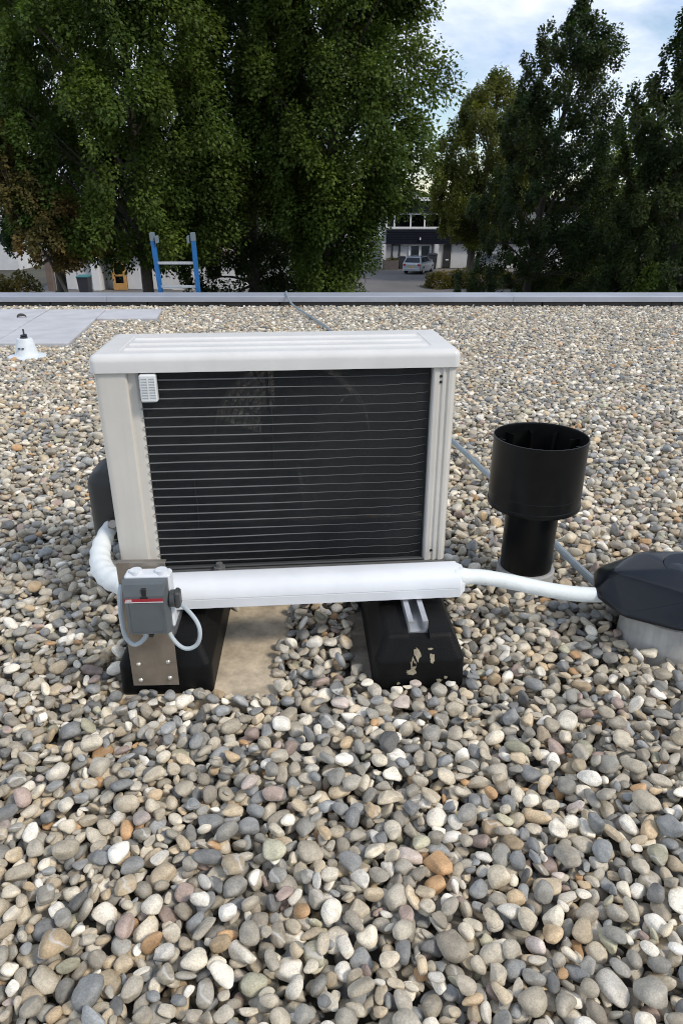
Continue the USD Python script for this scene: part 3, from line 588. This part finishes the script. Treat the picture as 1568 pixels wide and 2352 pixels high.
    ry[:, 1:] = ry[:, :1] + rg.normal(0, .03, (N2, K - 1)); rx[:, 1:] = rx[:, :1] + rg.normal(0, .03, (N2, K - 1))
    ix = np.clip(((rx - X0) / cell).astype(int), 12, nx - 13); iy = np.clip(((ry - Y0) / cell).astype(int), 12, ny - 13)
    base = iy * nx + ix; which = rg.choice(small, N2)
    for k in range(N2):
        off, lo, hi, R, abc, n = lib[which[k]]
        z = (flat[base[k][:, None] + off[None]] - lo[None]).max(1); q = int(np.argmin(z)); zc = float(z[q])
        if zc > -.004 or bflat[base[k, q]]: continue
        idx = base[k, q] + off; flat[idx] = np.maximum(flat[idx], zc + hi)
        out.append((N + k, gx[ix[k, q]], gy[iy[k, q]], zc, which[k], base[k, q]))
    # how much of each stone is seen from above
    vis = []
    for (k, x, y, z, w_, b0) in out:
        off, lo, hi, R, abc, n = lib[w_]; vis.append(float((flat[b0 + off] <= z + hi + .0015).mean()))
    return out, lib, np.array(vis)
stones, lib, vis = deposit()
G = np.random.default_rng(21)
def pebble_mesh(seed, sub=2):
    """A water-worn stone that fills the unit ball; the caller scales it to its three axes."""
    rg = np.random.default_rng(seed); m = trimesh.creation.icosphere(sub); v = m.vertices.copy()
    e = rg.uniform(.72, 1.0); v = np.sign(v) * np.abs(v) ** e
    for k in range(rg.integers(1, 6)):            # worn facets
        d = rg.normal(size=3); d /= np.linalg.norm(d); t = rg.uniform(.55, .88); over = np.maximum(v @ d - t, 0); v -= over[:, None] * d * .8
    v *= 1 + .34 * (meshkit.noise(v * 1.1 + rg.uniform(0, 50, 3), seed)[:, None] - .5) + .10 * (meshkit.noise(v * 2.6 + rg.uniform(0, 50, 3), seed + 1)[:, None] - .5)
    v[:, 0] *= 1 + rg.uniform(-.22, .22) * v[:, 1] ; v[:, 1] *= 1 + rg.uniform(-.25, .25) * v[:, 0]
    v /= np.abs(v).max(0) * .98; return v, m.faces
gravel = thing('gravel', 'loose round river pebbles in greys, beiges and whites covering the flat roof', 'gravel', kind='stuff')
depth = np.array([s[2] * _c + (EYE - s[3]) * _s for s in stones]); sxy = np.array([[s[1], s[2]] for s in stones])
scr_x = sxy[:, 0] / depth * 1595; scr_y = np.array([-(s[2] * _s + (s[3] - EYE) * _c) for s in stones]) / depth * 1595
inside = (np.abs(scr_x) < 770) & (scr_y < 1160)
size = np.array([lib[s[4]][4][0] * lib[s[4]][4][1] for s in stones]) / depth ** 2 * vis * inside
size[vis < .55] = 0
order = np.argsort(-size); big = set(order[:300].tolist())
for n, k in enumerate(order[:300]):
    _, x, y, z, w_, _ = stones[k]; R, abc = lib[w_][3], lib[w_][4]
    v, f = pebble_mesh(5000 + n, 2); v = (v * np.array(abc)) @ R.T
    me = usdkit.mesh(stage, numbered('/World/gravel/pebble'), trimesh.Trimesh(v, f, process=False), LOOK['pebble_stone'], smooth=True)
    me.AddTranslateOp().Set(Gf.Vec3d(float(x), float(y), float(z)))
pi = UsdGeom.PointInstancer.Define(stage, '/World/gravel/loose_pebbles')
pi.GetPrim().SetCustomDataByKey('kind', 'stuff')
NP = 48
for k in range(NP):
    v, f = pebble_mesh(900 + k, 2)
    usdkit.mesh(stage, '/World/gravel/loose_pebbles/stones/pebble_shape_%03d' % k, trimesh.Trimesh(v * .014, f, process=False), LOOK['pebble_stone'], smooth=True)
    pi.CreatePrototypesRel().AddTarget('/World/gravel/loose_pebbles/stones/pebble_shape_%03d' % k)
rest = [k for k in range(len(stones)) if k not in big]
pos = np.array([stones[k][1:4] for k in rest]); quat = np.array([trimesh.transformations.quaternion_from_matrix(np.block([[lib[stones[k][4]][3], np.zeros((3, 1))], [np.zeros((1, 3)), np.ones((1, 1))]])) for k in rest])
scl = np.array([lib[stones[k][4]][4] for k in rest]) / .014
pi.CreatePositionsAttr(Vt.Vec3fArray.FromNumpy(pos.astype(np.float32)))
pi.CreateOrientationsAttr(Vt.QuathArray([Gf.Quath(*map(float, q)) for q in quat]))
pi.CreateScalesAttr(Vt.Vec3fArray.FromNumpy(scl.astype(np.float32)))
pi.CreateProtoIndicesAttr(Vt.IntArray.FromNumpy(G.integers(0, NP, len(rest)).astype(np.int32)))
print('stones', len(stones))

# ------------------------------------------------------------------ trees
def leaves(centers, dirs, size, rg, flat=.55):
    """Bent diamond leaves, one island each."""
    n = len(centers); up = np.array([0, 0, 1.0])
    d = dirs + rg.normal(0, .45, (n, 3)) + np.array([0, 0, -.45]); d /= np.linalg.norm(d, axis=1, keepdims=True)
    nr = dirs * .75 + up * flat + rg.normal(0, .34, (n, 3)); w = np.cross(nr, d); w /= np.linalg.norm(w, axis=1, keepdims=True) + 1e-9
    L = size * rg.uniform(.65, 1.25, (n, 1)); nn = np.cross(d, w)
    a = centers - d * L * .5; b = centers + w * L * .36 - nn * L * .06; c = centers + d * L * .55; e = centers - w * L * .36 - nn * L * .06
    v = np.stack([a, b, c, e], 1).reshape(-1, 3); k = np.arange(n)[:, None] * 4
    return v, np.vstack([k + [0, 1, 2], k + [0, 2, 3]])
def tree(name, label, cx, cy, prof, nclump, per, leaf, seed, look, bark='bark', trunk_r=.22, crad=(.45, .85), lean=(0, 0), group=None, top=None, lop=.3, inner=.34, base=GZ):
    rg = np.random.default_rng(seed); prof = np.array(prof, float); zz, rr = prof[:, 0], prof[:, 1]
    t = thing(name, label, 'tree', (cx, cy, base), group=group)
    fine = np.linspace(zz[0], zz[-1], 200); wgt = np.interp(fine, zz, rr) + .15; cdf = np.cumsum(wgt); cdf /= cdf[-1]
    z = np.interp(rg.random(nclump), cdf, fine); th = rg.uniform(0, 2 * PI, nclump); R = np.interp(z, zz, rr)
    lob = 1 + lop * (meshkit.noise(np.stack([np.cos(th) * 1.7, np.sin(th) * 1.7, z * .55], 1) + seed * 3.1, seed) * 2 - 1)
    u = inner + (1 - inner) * np.sqrt(rg.random(nclump)); cr = rg.uniform(crad[0], crad[1], nclump)
    rad = np.maximum(R * lob * u - cr * .35, 0)
    ox = np.interp(z, [zz[0], zz[-1]], [0, lean[0]]); oy = np.interp(z, [zz[0], zz[-1]], [0, lean[1]])
    C = np.stack([rad * np.cos(th) + ox, rad * np.sin(th) + oy, z], 1)
    V, F, n0 = [], [], 0
    out = np.stack([np.cos(th), np.sin(th), np.zeros(nclump)], 1)
    for k in range(nclump):
        m = int(per * rg.uniform(.6, 1.3) * (cr[k] / np.mean(crad)) ** 2)
        g = rg.normal(size=(m, 3)); g /= np.linalg.norm(g, axis=1, keepdims=True); g *= (rg.random((m, 1)) ** .45)
        along = g[:, :1] * 1.0
        P = g * cr[k] * np.array([.78, .78, .88]) + out[k] * along * cr[k] * .35; P[:, 2] -= .35 * cr[k] * ((P[:, 0] * out[k, 0] + P[:, 1] * out[k, 1]) / cr[k]) ** 2 + rg.random(m) ** 2 * .45 * cr[k]
        dr = g * .8 + out[k] * .6; dr /= np.linalg.norm(dr, axis=1, keepdims=True)
        v, f = leaves(C[k] + P, dr, leaf, rg); V.append(v); F.append(f + n0); n0 += len(v)
    v, f = np.vstack(V), np.vstack(F); v[:, 2] -= base if base else 0
    v = v - np.array([0, 0, 0]); 
    # z of prof is world height; the tree's own origin is at its foot
    obj('crown', trimesh.Trimesh(v, f, process=False), look, t, smooth=False)
    H = (zz[-1] if top is None else top) - base
    tr = [tube(spline([(0, 0, -.3), (.02, 0, H * .2), (lean[0] * .4 + .08, lean[1] * .4, H * .5), (lean[0], lean[1], H * .96)], 24), np.linspace(1, .08, 24) ** .8 * trunk_r, 9)]
    for k in rg.choice(nclump, min(46, nclump), replace=False):
        e = C[k] - [0, 0, base]; s0 = max(e[2] - np.hypot(e[0], e[1]) * 1.05, (zz[0] - base) * .97, H * .12); fr = s0 / H
        st = np.array([lean[0] * fr, lean[1] * fr, s0]); mid = (st + e) / 2 + [0, 0, .12 * np.hypot(e[0], e[1])]
        tr.append(tube(spline([st, mid, e], 8), np.linspace(trunk_r * .30 * (1 - fr * .6), .012, 8), 5, cap=False))
    obj('trunk', tr, bark, t, smooth=40)
    return t
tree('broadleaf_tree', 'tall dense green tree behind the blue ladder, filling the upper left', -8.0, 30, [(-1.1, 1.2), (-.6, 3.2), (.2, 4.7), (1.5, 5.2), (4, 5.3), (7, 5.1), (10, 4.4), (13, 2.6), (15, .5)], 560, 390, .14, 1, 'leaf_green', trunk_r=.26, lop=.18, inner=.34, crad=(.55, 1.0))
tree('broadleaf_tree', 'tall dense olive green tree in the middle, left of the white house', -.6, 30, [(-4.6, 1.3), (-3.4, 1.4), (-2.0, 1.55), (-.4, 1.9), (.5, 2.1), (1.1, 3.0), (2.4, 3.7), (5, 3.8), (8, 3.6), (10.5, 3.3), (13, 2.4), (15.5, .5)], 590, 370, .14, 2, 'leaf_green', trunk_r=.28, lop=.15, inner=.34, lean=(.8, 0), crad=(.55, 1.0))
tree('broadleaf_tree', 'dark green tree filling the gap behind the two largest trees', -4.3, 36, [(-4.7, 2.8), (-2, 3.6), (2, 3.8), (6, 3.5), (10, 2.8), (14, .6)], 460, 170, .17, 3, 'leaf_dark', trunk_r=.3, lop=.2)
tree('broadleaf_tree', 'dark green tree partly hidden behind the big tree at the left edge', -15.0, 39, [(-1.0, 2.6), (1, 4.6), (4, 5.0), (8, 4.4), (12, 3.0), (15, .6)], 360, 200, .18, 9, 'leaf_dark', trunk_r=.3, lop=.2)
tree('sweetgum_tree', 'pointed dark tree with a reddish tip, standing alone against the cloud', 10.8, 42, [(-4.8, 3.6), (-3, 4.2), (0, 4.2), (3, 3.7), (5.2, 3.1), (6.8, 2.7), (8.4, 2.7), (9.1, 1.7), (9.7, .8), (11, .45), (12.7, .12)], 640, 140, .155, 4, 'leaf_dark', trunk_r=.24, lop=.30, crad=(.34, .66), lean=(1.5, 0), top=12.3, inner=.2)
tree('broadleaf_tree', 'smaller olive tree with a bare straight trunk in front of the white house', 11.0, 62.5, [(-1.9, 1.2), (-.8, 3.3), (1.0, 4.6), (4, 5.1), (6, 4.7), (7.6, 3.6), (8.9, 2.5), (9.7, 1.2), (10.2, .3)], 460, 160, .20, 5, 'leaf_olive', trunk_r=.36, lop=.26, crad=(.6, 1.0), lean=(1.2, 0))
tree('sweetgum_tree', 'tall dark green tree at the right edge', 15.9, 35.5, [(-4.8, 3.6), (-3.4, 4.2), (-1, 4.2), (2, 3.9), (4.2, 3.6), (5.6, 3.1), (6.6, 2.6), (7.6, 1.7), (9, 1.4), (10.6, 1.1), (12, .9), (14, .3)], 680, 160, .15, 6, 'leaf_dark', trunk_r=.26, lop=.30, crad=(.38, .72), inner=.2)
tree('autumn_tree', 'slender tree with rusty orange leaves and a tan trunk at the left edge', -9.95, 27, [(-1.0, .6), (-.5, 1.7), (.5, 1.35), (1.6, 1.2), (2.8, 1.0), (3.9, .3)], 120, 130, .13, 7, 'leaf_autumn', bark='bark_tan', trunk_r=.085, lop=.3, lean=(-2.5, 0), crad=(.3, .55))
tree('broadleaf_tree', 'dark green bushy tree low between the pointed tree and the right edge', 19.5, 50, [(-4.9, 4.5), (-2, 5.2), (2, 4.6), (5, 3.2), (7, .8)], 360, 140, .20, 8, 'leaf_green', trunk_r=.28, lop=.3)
# shrubs and hedge
def shrub(name, label, category, boxes, leaf, dens, seed, look):
    """Rounded leafy masses: list of (x, y, rx, ry, rz), standing on the ground."""
    rg = np.random.default_rng(seed); V, F, n0 = [], [], 0; x0, y0 = boxes[0][0], boxes[0][1]
    t = thing(name, label, category, (x0, y0, GZ)); st = []
    for (x, y, rx, ry, rz) in boxes:
        m = int(dens * (rx * ry + rx * rz + ry * rz)); g = rg.normal(size=(m, 3)); g /= np.linalg.norm(g, axis=1, keepdims=True); g[:, 2] = np.abs(g[:, 2])
        q = .72 + .28 * rg.random((m, 1)); q *= 1 + .28 * (meshkit.noise(g * 3 + seed, seed)[:, None] * 2 - 1)
        P = g * q * [rx, ry, rz] + [x - x0, y - y0, .02]; v, f = leaves(P, g, leaf, rg); V.append(v); F.append(f + n0); n0 += len(v)
        for _ in range(4): e = rg.normal(0, .4, 2); st.append(cyl((x - x0, y - y0, 0), (x - x0 + e[0] * rx, y - y0 + e[1] * ry, rz * .75), .03, 5, .01))
    obj('foliage', trimesh.Trimesh(np.vstack(V), np.vstack(F), process=False), look, t, smooth=False)
    for q in st: obj('stem', q, 'bark', t)
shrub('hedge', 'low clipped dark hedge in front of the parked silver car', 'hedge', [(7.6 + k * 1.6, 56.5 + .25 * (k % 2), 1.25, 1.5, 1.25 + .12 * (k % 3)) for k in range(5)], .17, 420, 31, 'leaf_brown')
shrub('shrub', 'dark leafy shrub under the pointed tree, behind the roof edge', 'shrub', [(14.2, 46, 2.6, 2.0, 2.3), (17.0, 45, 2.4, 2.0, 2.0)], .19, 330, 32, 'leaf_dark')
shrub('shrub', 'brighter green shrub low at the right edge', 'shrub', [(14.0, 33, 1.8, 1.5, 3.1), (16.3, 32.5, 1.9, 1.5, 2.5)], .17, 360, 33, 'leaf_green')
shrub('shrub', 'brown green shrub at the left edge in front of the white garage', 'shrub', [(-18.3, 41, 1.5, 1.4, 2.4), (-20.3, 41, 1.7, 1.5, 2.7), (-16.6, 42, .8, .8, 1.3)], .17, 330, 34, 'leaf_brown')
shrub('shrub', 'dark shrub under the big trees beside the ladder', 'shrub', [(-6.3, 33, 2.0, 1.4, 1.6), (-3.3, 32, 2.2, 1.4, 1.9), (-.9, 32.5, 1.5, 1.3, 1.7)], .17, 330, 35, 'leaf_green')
rg = np.random.default_rng(40); V, F, n0 = [], [], 0
for k in range(64):
    x, y = -95 + k * 3.2 + rg.normal(0, 1), 118 + rg.normal(0, 4); h, r = rg.uniform(5.5, 9), rg.uniform(2.6, 4.2)
    g = rg.normal(size=(520, 3)); g /= np.linalg.norm(g, axis=1, keepdims=True); g *= .75 + .3 * rg.random((520, 1)); P = g * [r, r, h * .5] + [x, y, GZ + h * .5]
    v, f = leaves(P, g, .75, rg); V.append(v); F.append(f + n0); n0 += len(v)
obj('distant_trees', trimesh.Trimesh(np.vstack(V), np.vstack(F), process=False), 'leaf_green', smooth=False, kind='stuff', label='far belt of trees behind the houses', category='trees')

# ------------------------------------------------------------------ white house with dark bands
HY = 74.0
def hx(u): return float(at(u, 560, HY)[0])
def hz(v): return float(at(784, v, HY)[2])
hs = thing('house', 'white terraced house with two dark bands and a row of windows, right of the middle', 'house', (hx(878), HY, GZ))
X = lambda u: hx(u) - hx(878)
Zh = lambda v: hz(v) - GZ
obj('wall', [box(X(878), X(1330), .5, 8, 0, Zh(558)), box(X(878), X(1330), .3, 8, Zh(558) + .003, Zh(528)), box(X(876), X(1330), .75, 8, Zh(528) + .003, Zh(486)), box(X(893), X(1330), .5, 8, Zh(486) + .003, Zh(455))], 'house_white', hs, smooth=False)
zb, zt_ = Zh(560), Zh(527)
for k in range(6):   # overlapping dark boards of the lower band
    a, b = zb + (zt_ - zb) * k / 6, zb + (zt_ - zb) * (k + 1) / 6
    obj('cladding_board', hull([(x, y, z) for x in (X(886), X(1330)) for y, z in ((.04, a), (.08, b + .02), (.29, b + .02), (.29, a))]), 'cladding', hs, smooth=False)
zb, zt_ = Zh(486), Zh(462)
for k in range(5):
    a, b = zb + (zt_ - zb) * k / 5, zb + (zt_ - zb) * (k + 1) / 5
    obj('cladding_board', hull([(x, y, z) for x in (X(903), X(1330)) for y, z in ((.24, a), (.28, b + .02), (.49, b + .02), (.49, a))]), 'cladding', hs, smooth=False)
obj('fascia', cbox(X(900), X(1330), .1, 8.2, Zh(461), Zh(453), .02), 'frame_white', hs, smooth=False)
obj('roof_light', [box(X(902), X(960), 2.2, 5, Zh(453) + .003, Zh(437))], 'house_grey', hs, smooth=False)
def window(x0, x1, z0, z1, y, panes, label=None, frame='frame_white', fr=.09, back='room_dark', depth=.12):
    w = obj('window', [box(x0, x1, y, y + depth, z0, z0 + fr), box(x0, x1, y, y + depth, z1 - fr, z1)] + [box(a, b, y, y + depth, z0 + fr + .001, z1 - fr - .001) for a, b in panes['bars']], frame, hs, smooth=False, label=label)
    for a, b in panes['glass']:
        obj('pane', box(a, b, y + depth * .45, y + depth * .55, z0 + fr, z1 - fr), 'window_glass', w, smooth=False)
    obj('interior', box(x0 + fr, x1 - fr, y + depth + .01, y + depth + .02, z0 + fr, z1 - fr), back, w, smooth=False)
def row(us, wd):
    xs_ = [X(u) for u in us]; bars = [(x - wd / 2, x + wd / 2) for x in xs_]
    return {'bars': bars, 'glass': [(a[1], b[0]) for a, b in zip(bars[:-1], bars[1:])]}
window(X(885), X(1012), Zh(525), Zh(489), .52, row([887, 905, 942, 974, 1010], .17), fr=.17, label='long upper window with four dark panes')
window(X(1016), X(1120), Zh(525), Zh(489), .52, row([1018, 1050, 1085, 1118], .17), fr=.17)
window(X(940), X(992), Zh(603), Zh(563), .38, row([942, 966, 990], .22), fr=.08, back='curtain', label='ground floor window with pale curtains')
dr = obj('door', [box(X(900), X(903), .38, .49, 0, Zh(561)), box(X(916), X(920), .38, .49, 0, Zh(561)), box(X(903) + .002, X(916) - .002, .38, .49, Zh(564), Zh(561)), box(X(903) + .002, X(916) - .002, .40, .49, 0, Zh(592))], 'frame_dark', hs, smooth=False, label='dark framed glass door')
obj('pane', box(X(903) + .004, X(916) - .004, .42, .48, Zh(592) + .002, Zh(564) - .002), 'curtain', dr, smooth=False)
obj('side_window', box(X(886), X(898), .44, .495, .3, Zh(562)), 'house_grey', hs, smooth=False)
dr = obj('door', cbox(X(1020), X(1038), .38, .495, .02, Zh(561), .03), 'frame_dark', hs, smooth=False, label='closed dark front door')
obj('letter_slot', box(X(1026), X(1033), .36, .378, Zh(598), Zh(595)), 'frame_white', dr, smooth=False)
obj('brick_panel', box(X(990), X(996), .44, .495, 0, Zh(561)), 'pink_brick', hs, smooth=False)
for u in (881, 1002): obj('pier', cbox(X(u) - .2, X(u) + .2, -.5, .49, 0, Zh(561), .02), 'house_white', hs, smooth=False)
obj('wall_lamp', [cbox(X(964) - .06, X(964) + .06, -.08, .03, Zh(551), Zh(545), .02)], 'frame_white', hs, smooth=False)
gn = thing('garage', 'pale grey neighbouring garage half hidden by the middle tree, left of the white house', 'garage', (hx(862), HY + .9, GZ))
obj('wall', box(-3.2, .68, 0, 5, 0, 2.75), 'house_grey', gn, smooth=False)
obj('garage_door', [cbox(-2.6, -.1, -.03, -.003, .03, 2.2, .01)] , 'house_white', gn, smooth=False)
obj('roof_edge', cbox(-3.3, .72, -.12, 5.1, 2.753, 2.95, .02), 'frame_white', gn, smooth=False)
pb = thing('planter_box', 'brown planter box beside the glass door of the white house', 'planter', (hx(895.5), HY - 1.3, GZ))
obj('box', minus(box(-.78, .78, -.3, .3, 0, .85), box(-.72, .72, -.24, .24, .7, 1)), 'planter', pb, smooth=False)
obj('soil', box(-.72, .72, -.24, .24, .70, .76), 'earth', pb, smooth=False)
rg = np.random.default_rng(3); g = rg.normal(0, 1, (160, 3)) * [.35, .1, .1] + [0, 0, .92]; v, f = leaves(g, rg.normal(size=(160, 3)), .16, rg); obj('plants', trimesh.Trimesh(v, f, process=False), 'leaf_brown', pb, smooth=False)
def wheelie_bin(label, x, y, s=1.0, lid='bin_lid', rz=0.0, group=None):
    t = thing('wheelie_bin', label, 'bin', (x, y, GZ), rz, group)
    obj('body', hull([(sx * w * s, sy * w * 1.15 * s, z * s) for w, z in ((.22, .05), (.29, .95)) for sx in (-1, 1) for sy in (-1, 1)]), 'bin_dark', t, smooth=False)
    obj('lid', hull([(sx * .31 * s, sy * .36 * s, z * s) for z in (.953, .99) for sx in (-1, 1) for sy in (-1, 1)] + [(sx * .25 * s, .1 * s, 1.06 * s) for sx in (-1, 1)]), lid, t, smooth=False)
    obj('handle', cyl((-.22 * s, .40 * s, .96 * s), (.22 * s, .40 * s, .96 * s), .02, 6), 'bin_dark', t)
    for sx in (-1, 1): obj('wheel', cyl((sx * .20 * s, .28 * s, .1 * s), (sx * .26 * s, .28 * s, .1 * s), .1 * s, 12), 'tyre', t)
wheelie_bin('small dark bin beside the glass door, left of the silver car', hx(923), HY - .6, 1.15, 'bin_dark')
wheelie_bin('dark bin just right of the silver car by the white pier', hx(991), HY - 1.2, 1.45, 'bin_dark')

# ------------------------------------------------------------------ cars
def car(name, label, x, y, rz, paint, van=0.0):
    """Local: forward is +y, right is +x, origin on the ground under the middle."""
    t = thing(name, label, 'car', (x, y, GZ), rz); L, W = 4.5, 1.82; h = L / 2
    sec = [(-h, .50, .86, .80), (-h + .08, .34, 1.00, .88), (-h + .55, .24, 1.02, .91), (0, .20, .98, .91), (h - 1.0, .22, .96, .90), (h - .25, .28, .82, .84), (h, .42, .66, .70)]
    body = []
    for (a, b) in zip(sec[:-1], sec[1:]):
        P = []
        for (yy, z0, z1, w) in (a, b): P += [(sx * w * k, yy, z) for sx in (-1, 1) for k, z in ((.94, z0), (1.0, z0 + .14), (1.0, z1 - .12), (.93, z1))]
        body.append(tri(to_manifold(hull(P))))
    M = to_manifold(body[0])
    for q in body[1:]: M = M + to_manifold(q)
    for yy in (-h + .85, h - .85):
        for sx in (-1, 1): M = M - to_manifold(cyl((sx * .62, yy, .33), (sx * 1.05, yy, .33), .37, 20))
    obj('body', tri(M), paint, t, smooth=25)
    cab = lambda y0, y1, t0, t1, z0, z1, w0, w1: hull([(sx * w, yy, z) for sx in (-1, 1) for (w, z, ya, yb) in ((w0, z0, y0, y1), (w1, z1, t0, t1)) for yy in (ya, yb)])
    obj('cabin', cab(-h + .15, 1.0, -h + .55, .25, .985, 1.50, .86, .66), paint, t, smooth=False)
    rw = lambda yl, yh, wl, wh, zl, zh, s: hull([(sx * w, yy + o, z) for sx in (-1, 1) for (w, z, yy) in ((wl, zl, yl), (wh, zh, yh)) for o in (0, s)])
    obj('rear_window', rw(-h + .185, -h + .49, .74, .60, 1.03, 1.43, -.02), 'car_glass', t, smooth=False)
    obj('windscreen', rw(.94, .33, .78, .62, 1.03, 1.45, .02), 'car_glass', t, smooth=False)
    for sx in (-1, 1):
        for (ya, yb, yc, yd) in ((-h + .42, -.75, -h + .70, -.75), (-.66, .72, -.66, .16)):
            obj('side_window', hull([(sx * (w + o), yy, z) for (w, z, a, b) in ((.845, 1.03, ya, yb), (.682, 1.44, yc, yd)) for yy in (a, b) for o in (0, .014)]), 'car_glass', t, smooth=False)
        tl = obj('tail_light', cbox(sx * .70 - .13, sx * .70 + .13, -h - .02, -h + .10, .74, .92, .02), 'tail_red', t, smooth=False)
        obj('headlight', cbox(sx * .55 - .16, sx * .55 + .16, h - .10, h + .01, .56, .68, .02), 'lamp_clear', t, smooth=False)
        obj('mirror', cbox(sx * .99 - .09, sx * .99 + .09, .62, .74, 1.0, 1.13, .03), paint, t)
        obj('roof_rail', cyl((sx * .62, -h + .7, 1.53), (sx * .62, .2, 1.53), .02, 6), 'frame_dark', t)
        for yy in (-h + .85, h - .85):
            w = obj('wheel', cyl((sx * .68, yy, .33), (sx * .90, yy, .33), .33, 20), 'tyre', t)
            obj('rim', cyl((sx * .86, yy, .33), (sx * .915, yy, .33), .21, 14), 'aluminium', w)
    obj('bumper', cbox(-.80, .80, -h - .06, -h + .05, .30, .52, .03), 'frame_dark' if paint == 'car_dark' else paint, t)
    obj('number_plate', cbox(-.26, .26, -h - .015, -h + .02, .60, .71, .005), 'plate_yellow', t, smooth=False)
    return t
car('parked_car', 'silver car parked with its back to us in front of the white house', hx(953), HY - 4.6, -24, 'car_silver')
car('parked_car', 'dark grey car parked half hidden behind the bare tree trunk', hx(1100) + .2, HY - 3.2, 150, 'car_dark')
ct = thing('flat_cart', 'low dark two wheeled cart under the middle tree at the edge of the driveway', 'cart', (float(at(800, 648, 59)[0]), 59.5, GZ), 20)
obj('bed', cbox(-.95, .95, -.45, .45, .42, .52, .02), 'frame_dark', ct, smooth=False)
obj('side_board', [box(-.95, .95, -.45, -.42, .523, .75), box(-.95, .95, .42, .45, .523, .75)], 'cladding', ct, smooth=False)
obj('drawbar', cyl((.95, 0, .45), (1.9, 0, .35), .035, 6), 'frame_dark', ct)
for sx in (-1, 1): obj('wheel', cyl((0, sx * .47, .28), (0, sx * .58, .28), .28, 16), 'tyre', ct)
obj('prop_leg', cyl((1.5, 0, .40), (1.5, 0, 0), .03, 6), 'frame_dark', ct)

# ------------------------------------------------------------------ low white garage row at the left, house behind it
LY = 54.5
lx = lambda u: float(at(u, 620, LY)[0]); lz = lambda v: float(at(300, v, LY)[2])
lg = thing('garage', 'low white garage building with an orange framed door, seen under the left trees', 'garage', (lx(240), LY, GZ))
X = lambda u: lx(u) - lx(240); Zl_ = lambda v: lz(v) - GZ
obj('wall', [box(X(106), X(230), .2, 6, 0, Zl_(588)), box(X(258), X(560), .2, 6, 0, Zl_(588)), box(X(230) + .002, X(258) - .002, 1.2, 5.9, 0, Zl_(588) - .01)], 'house_white', lg, smooth=False)
for a, b in ((121, 145), (147, 171), (173, 210)): obj('wall_panel', cbox(X(a), X(b), .15, .199, .06, Zl_(592), .02), 'house_white', lg, smooth=False)
obj('pier', cbox(X(211), X(229), -.25, .198, 0, Zl_(590), .02), 'frame_white', lg, smooth=False)
for a, b in ((288, 320), (322, 356), (358, 392)): obj('wall_panel', cbox(X(a), X(b), .15, .199, .06, Zl_(592), .02), 'house_white', lg, smooth=False)
obj('fascia', cbox(X(100), X(562), -.25, 6.2, Zl_(588) + .003, Zl_(574), .03), 'fascia_brown', lg, smooth=False)
od = obj('door', [box(X(256), X(262), 0, .15, .04, Zl_(600)), box(X(281), X(287), 0, .15, .04, Zl_(600)), box(X(262) + .002, X(281) - .002, 0, .15, .04, Zl_(650)), box(X(262) + .002, X(281) - .002, 0, .15, Zl_(634), Zl_(630)), box(X(262) + .002, X(281) - .002, 0, .15, Zl_(604), Zl_(600))], 'orange_wood', lg, smooth=False, label='orange wooden door frame with dark glass')
for a, b in ((650, 634), (630, 604)): obj('pane', box(X(262) + .004, X(281) - .004, .05, .07, Zl_(a) + .003, Zl_(b) - .003), 'window_glass', od, smooth=False)
obj('interior', box(X(262), X(281), .16, .18, .1, Zl_(604)), 'room_dark', od, smooth=False)
obj('corner_post', cbox(X(106), X(120), -.2, .14, 0, Zl_(587), .02), 'fascia_brown', lg, smooth=False)
wheelie_bin('dark wheelie bin with a teal lid in front of the low white garage', float(at(196, 660, 51)[0]), 51, 1.35)
h2 = thing('house', 'tall white house glimpsed behind the rusty tree at the left edge', 'house', (-37.6, 72, GZ))
obj('wall', box(-9, 6, 0, 8, 0, 7.2), 'house_white', h2, smooth=False)
obj('band', cbox(-9.05, 6.05, -.08, -.003, 2.6, 3.3, .02), 'cladding', h2, smooth=False)
obj('roof', hull([(x, y, 7.203) for x in (-9.4, 6.4) for y in (-.5, 8.5)] + [(x, 4, 9.9) for x in (-9.4, 6.4)]), 'pink_brick', h2, smooth=False)
for k in range(4):
    w = obj('window', [box(-8 + k * 3.5, -6.2 + k * 3.5, -.06, -.003, 4.2, 4.3), box(-8 + k * 3.5, -6.2 + k * 3.5, -.06, -.003, 5.5, 5.6), box(-8 + k * 3.5, -7.9 + k * 3.5, -.06, -.003, 4.302, 5.498), box(-6.3 + k * 3.5, -6.2 + k * 3.5, -.06, -.003, 4.302, 5.498)], 'frame_white', h2, smooth=False)
    obj('pane', box(-7.898 + k * 3.5, -6.302 + k * 3.5, -.03, -.02, 4.302, 5.498), 'car_glass', w, smooth=False)
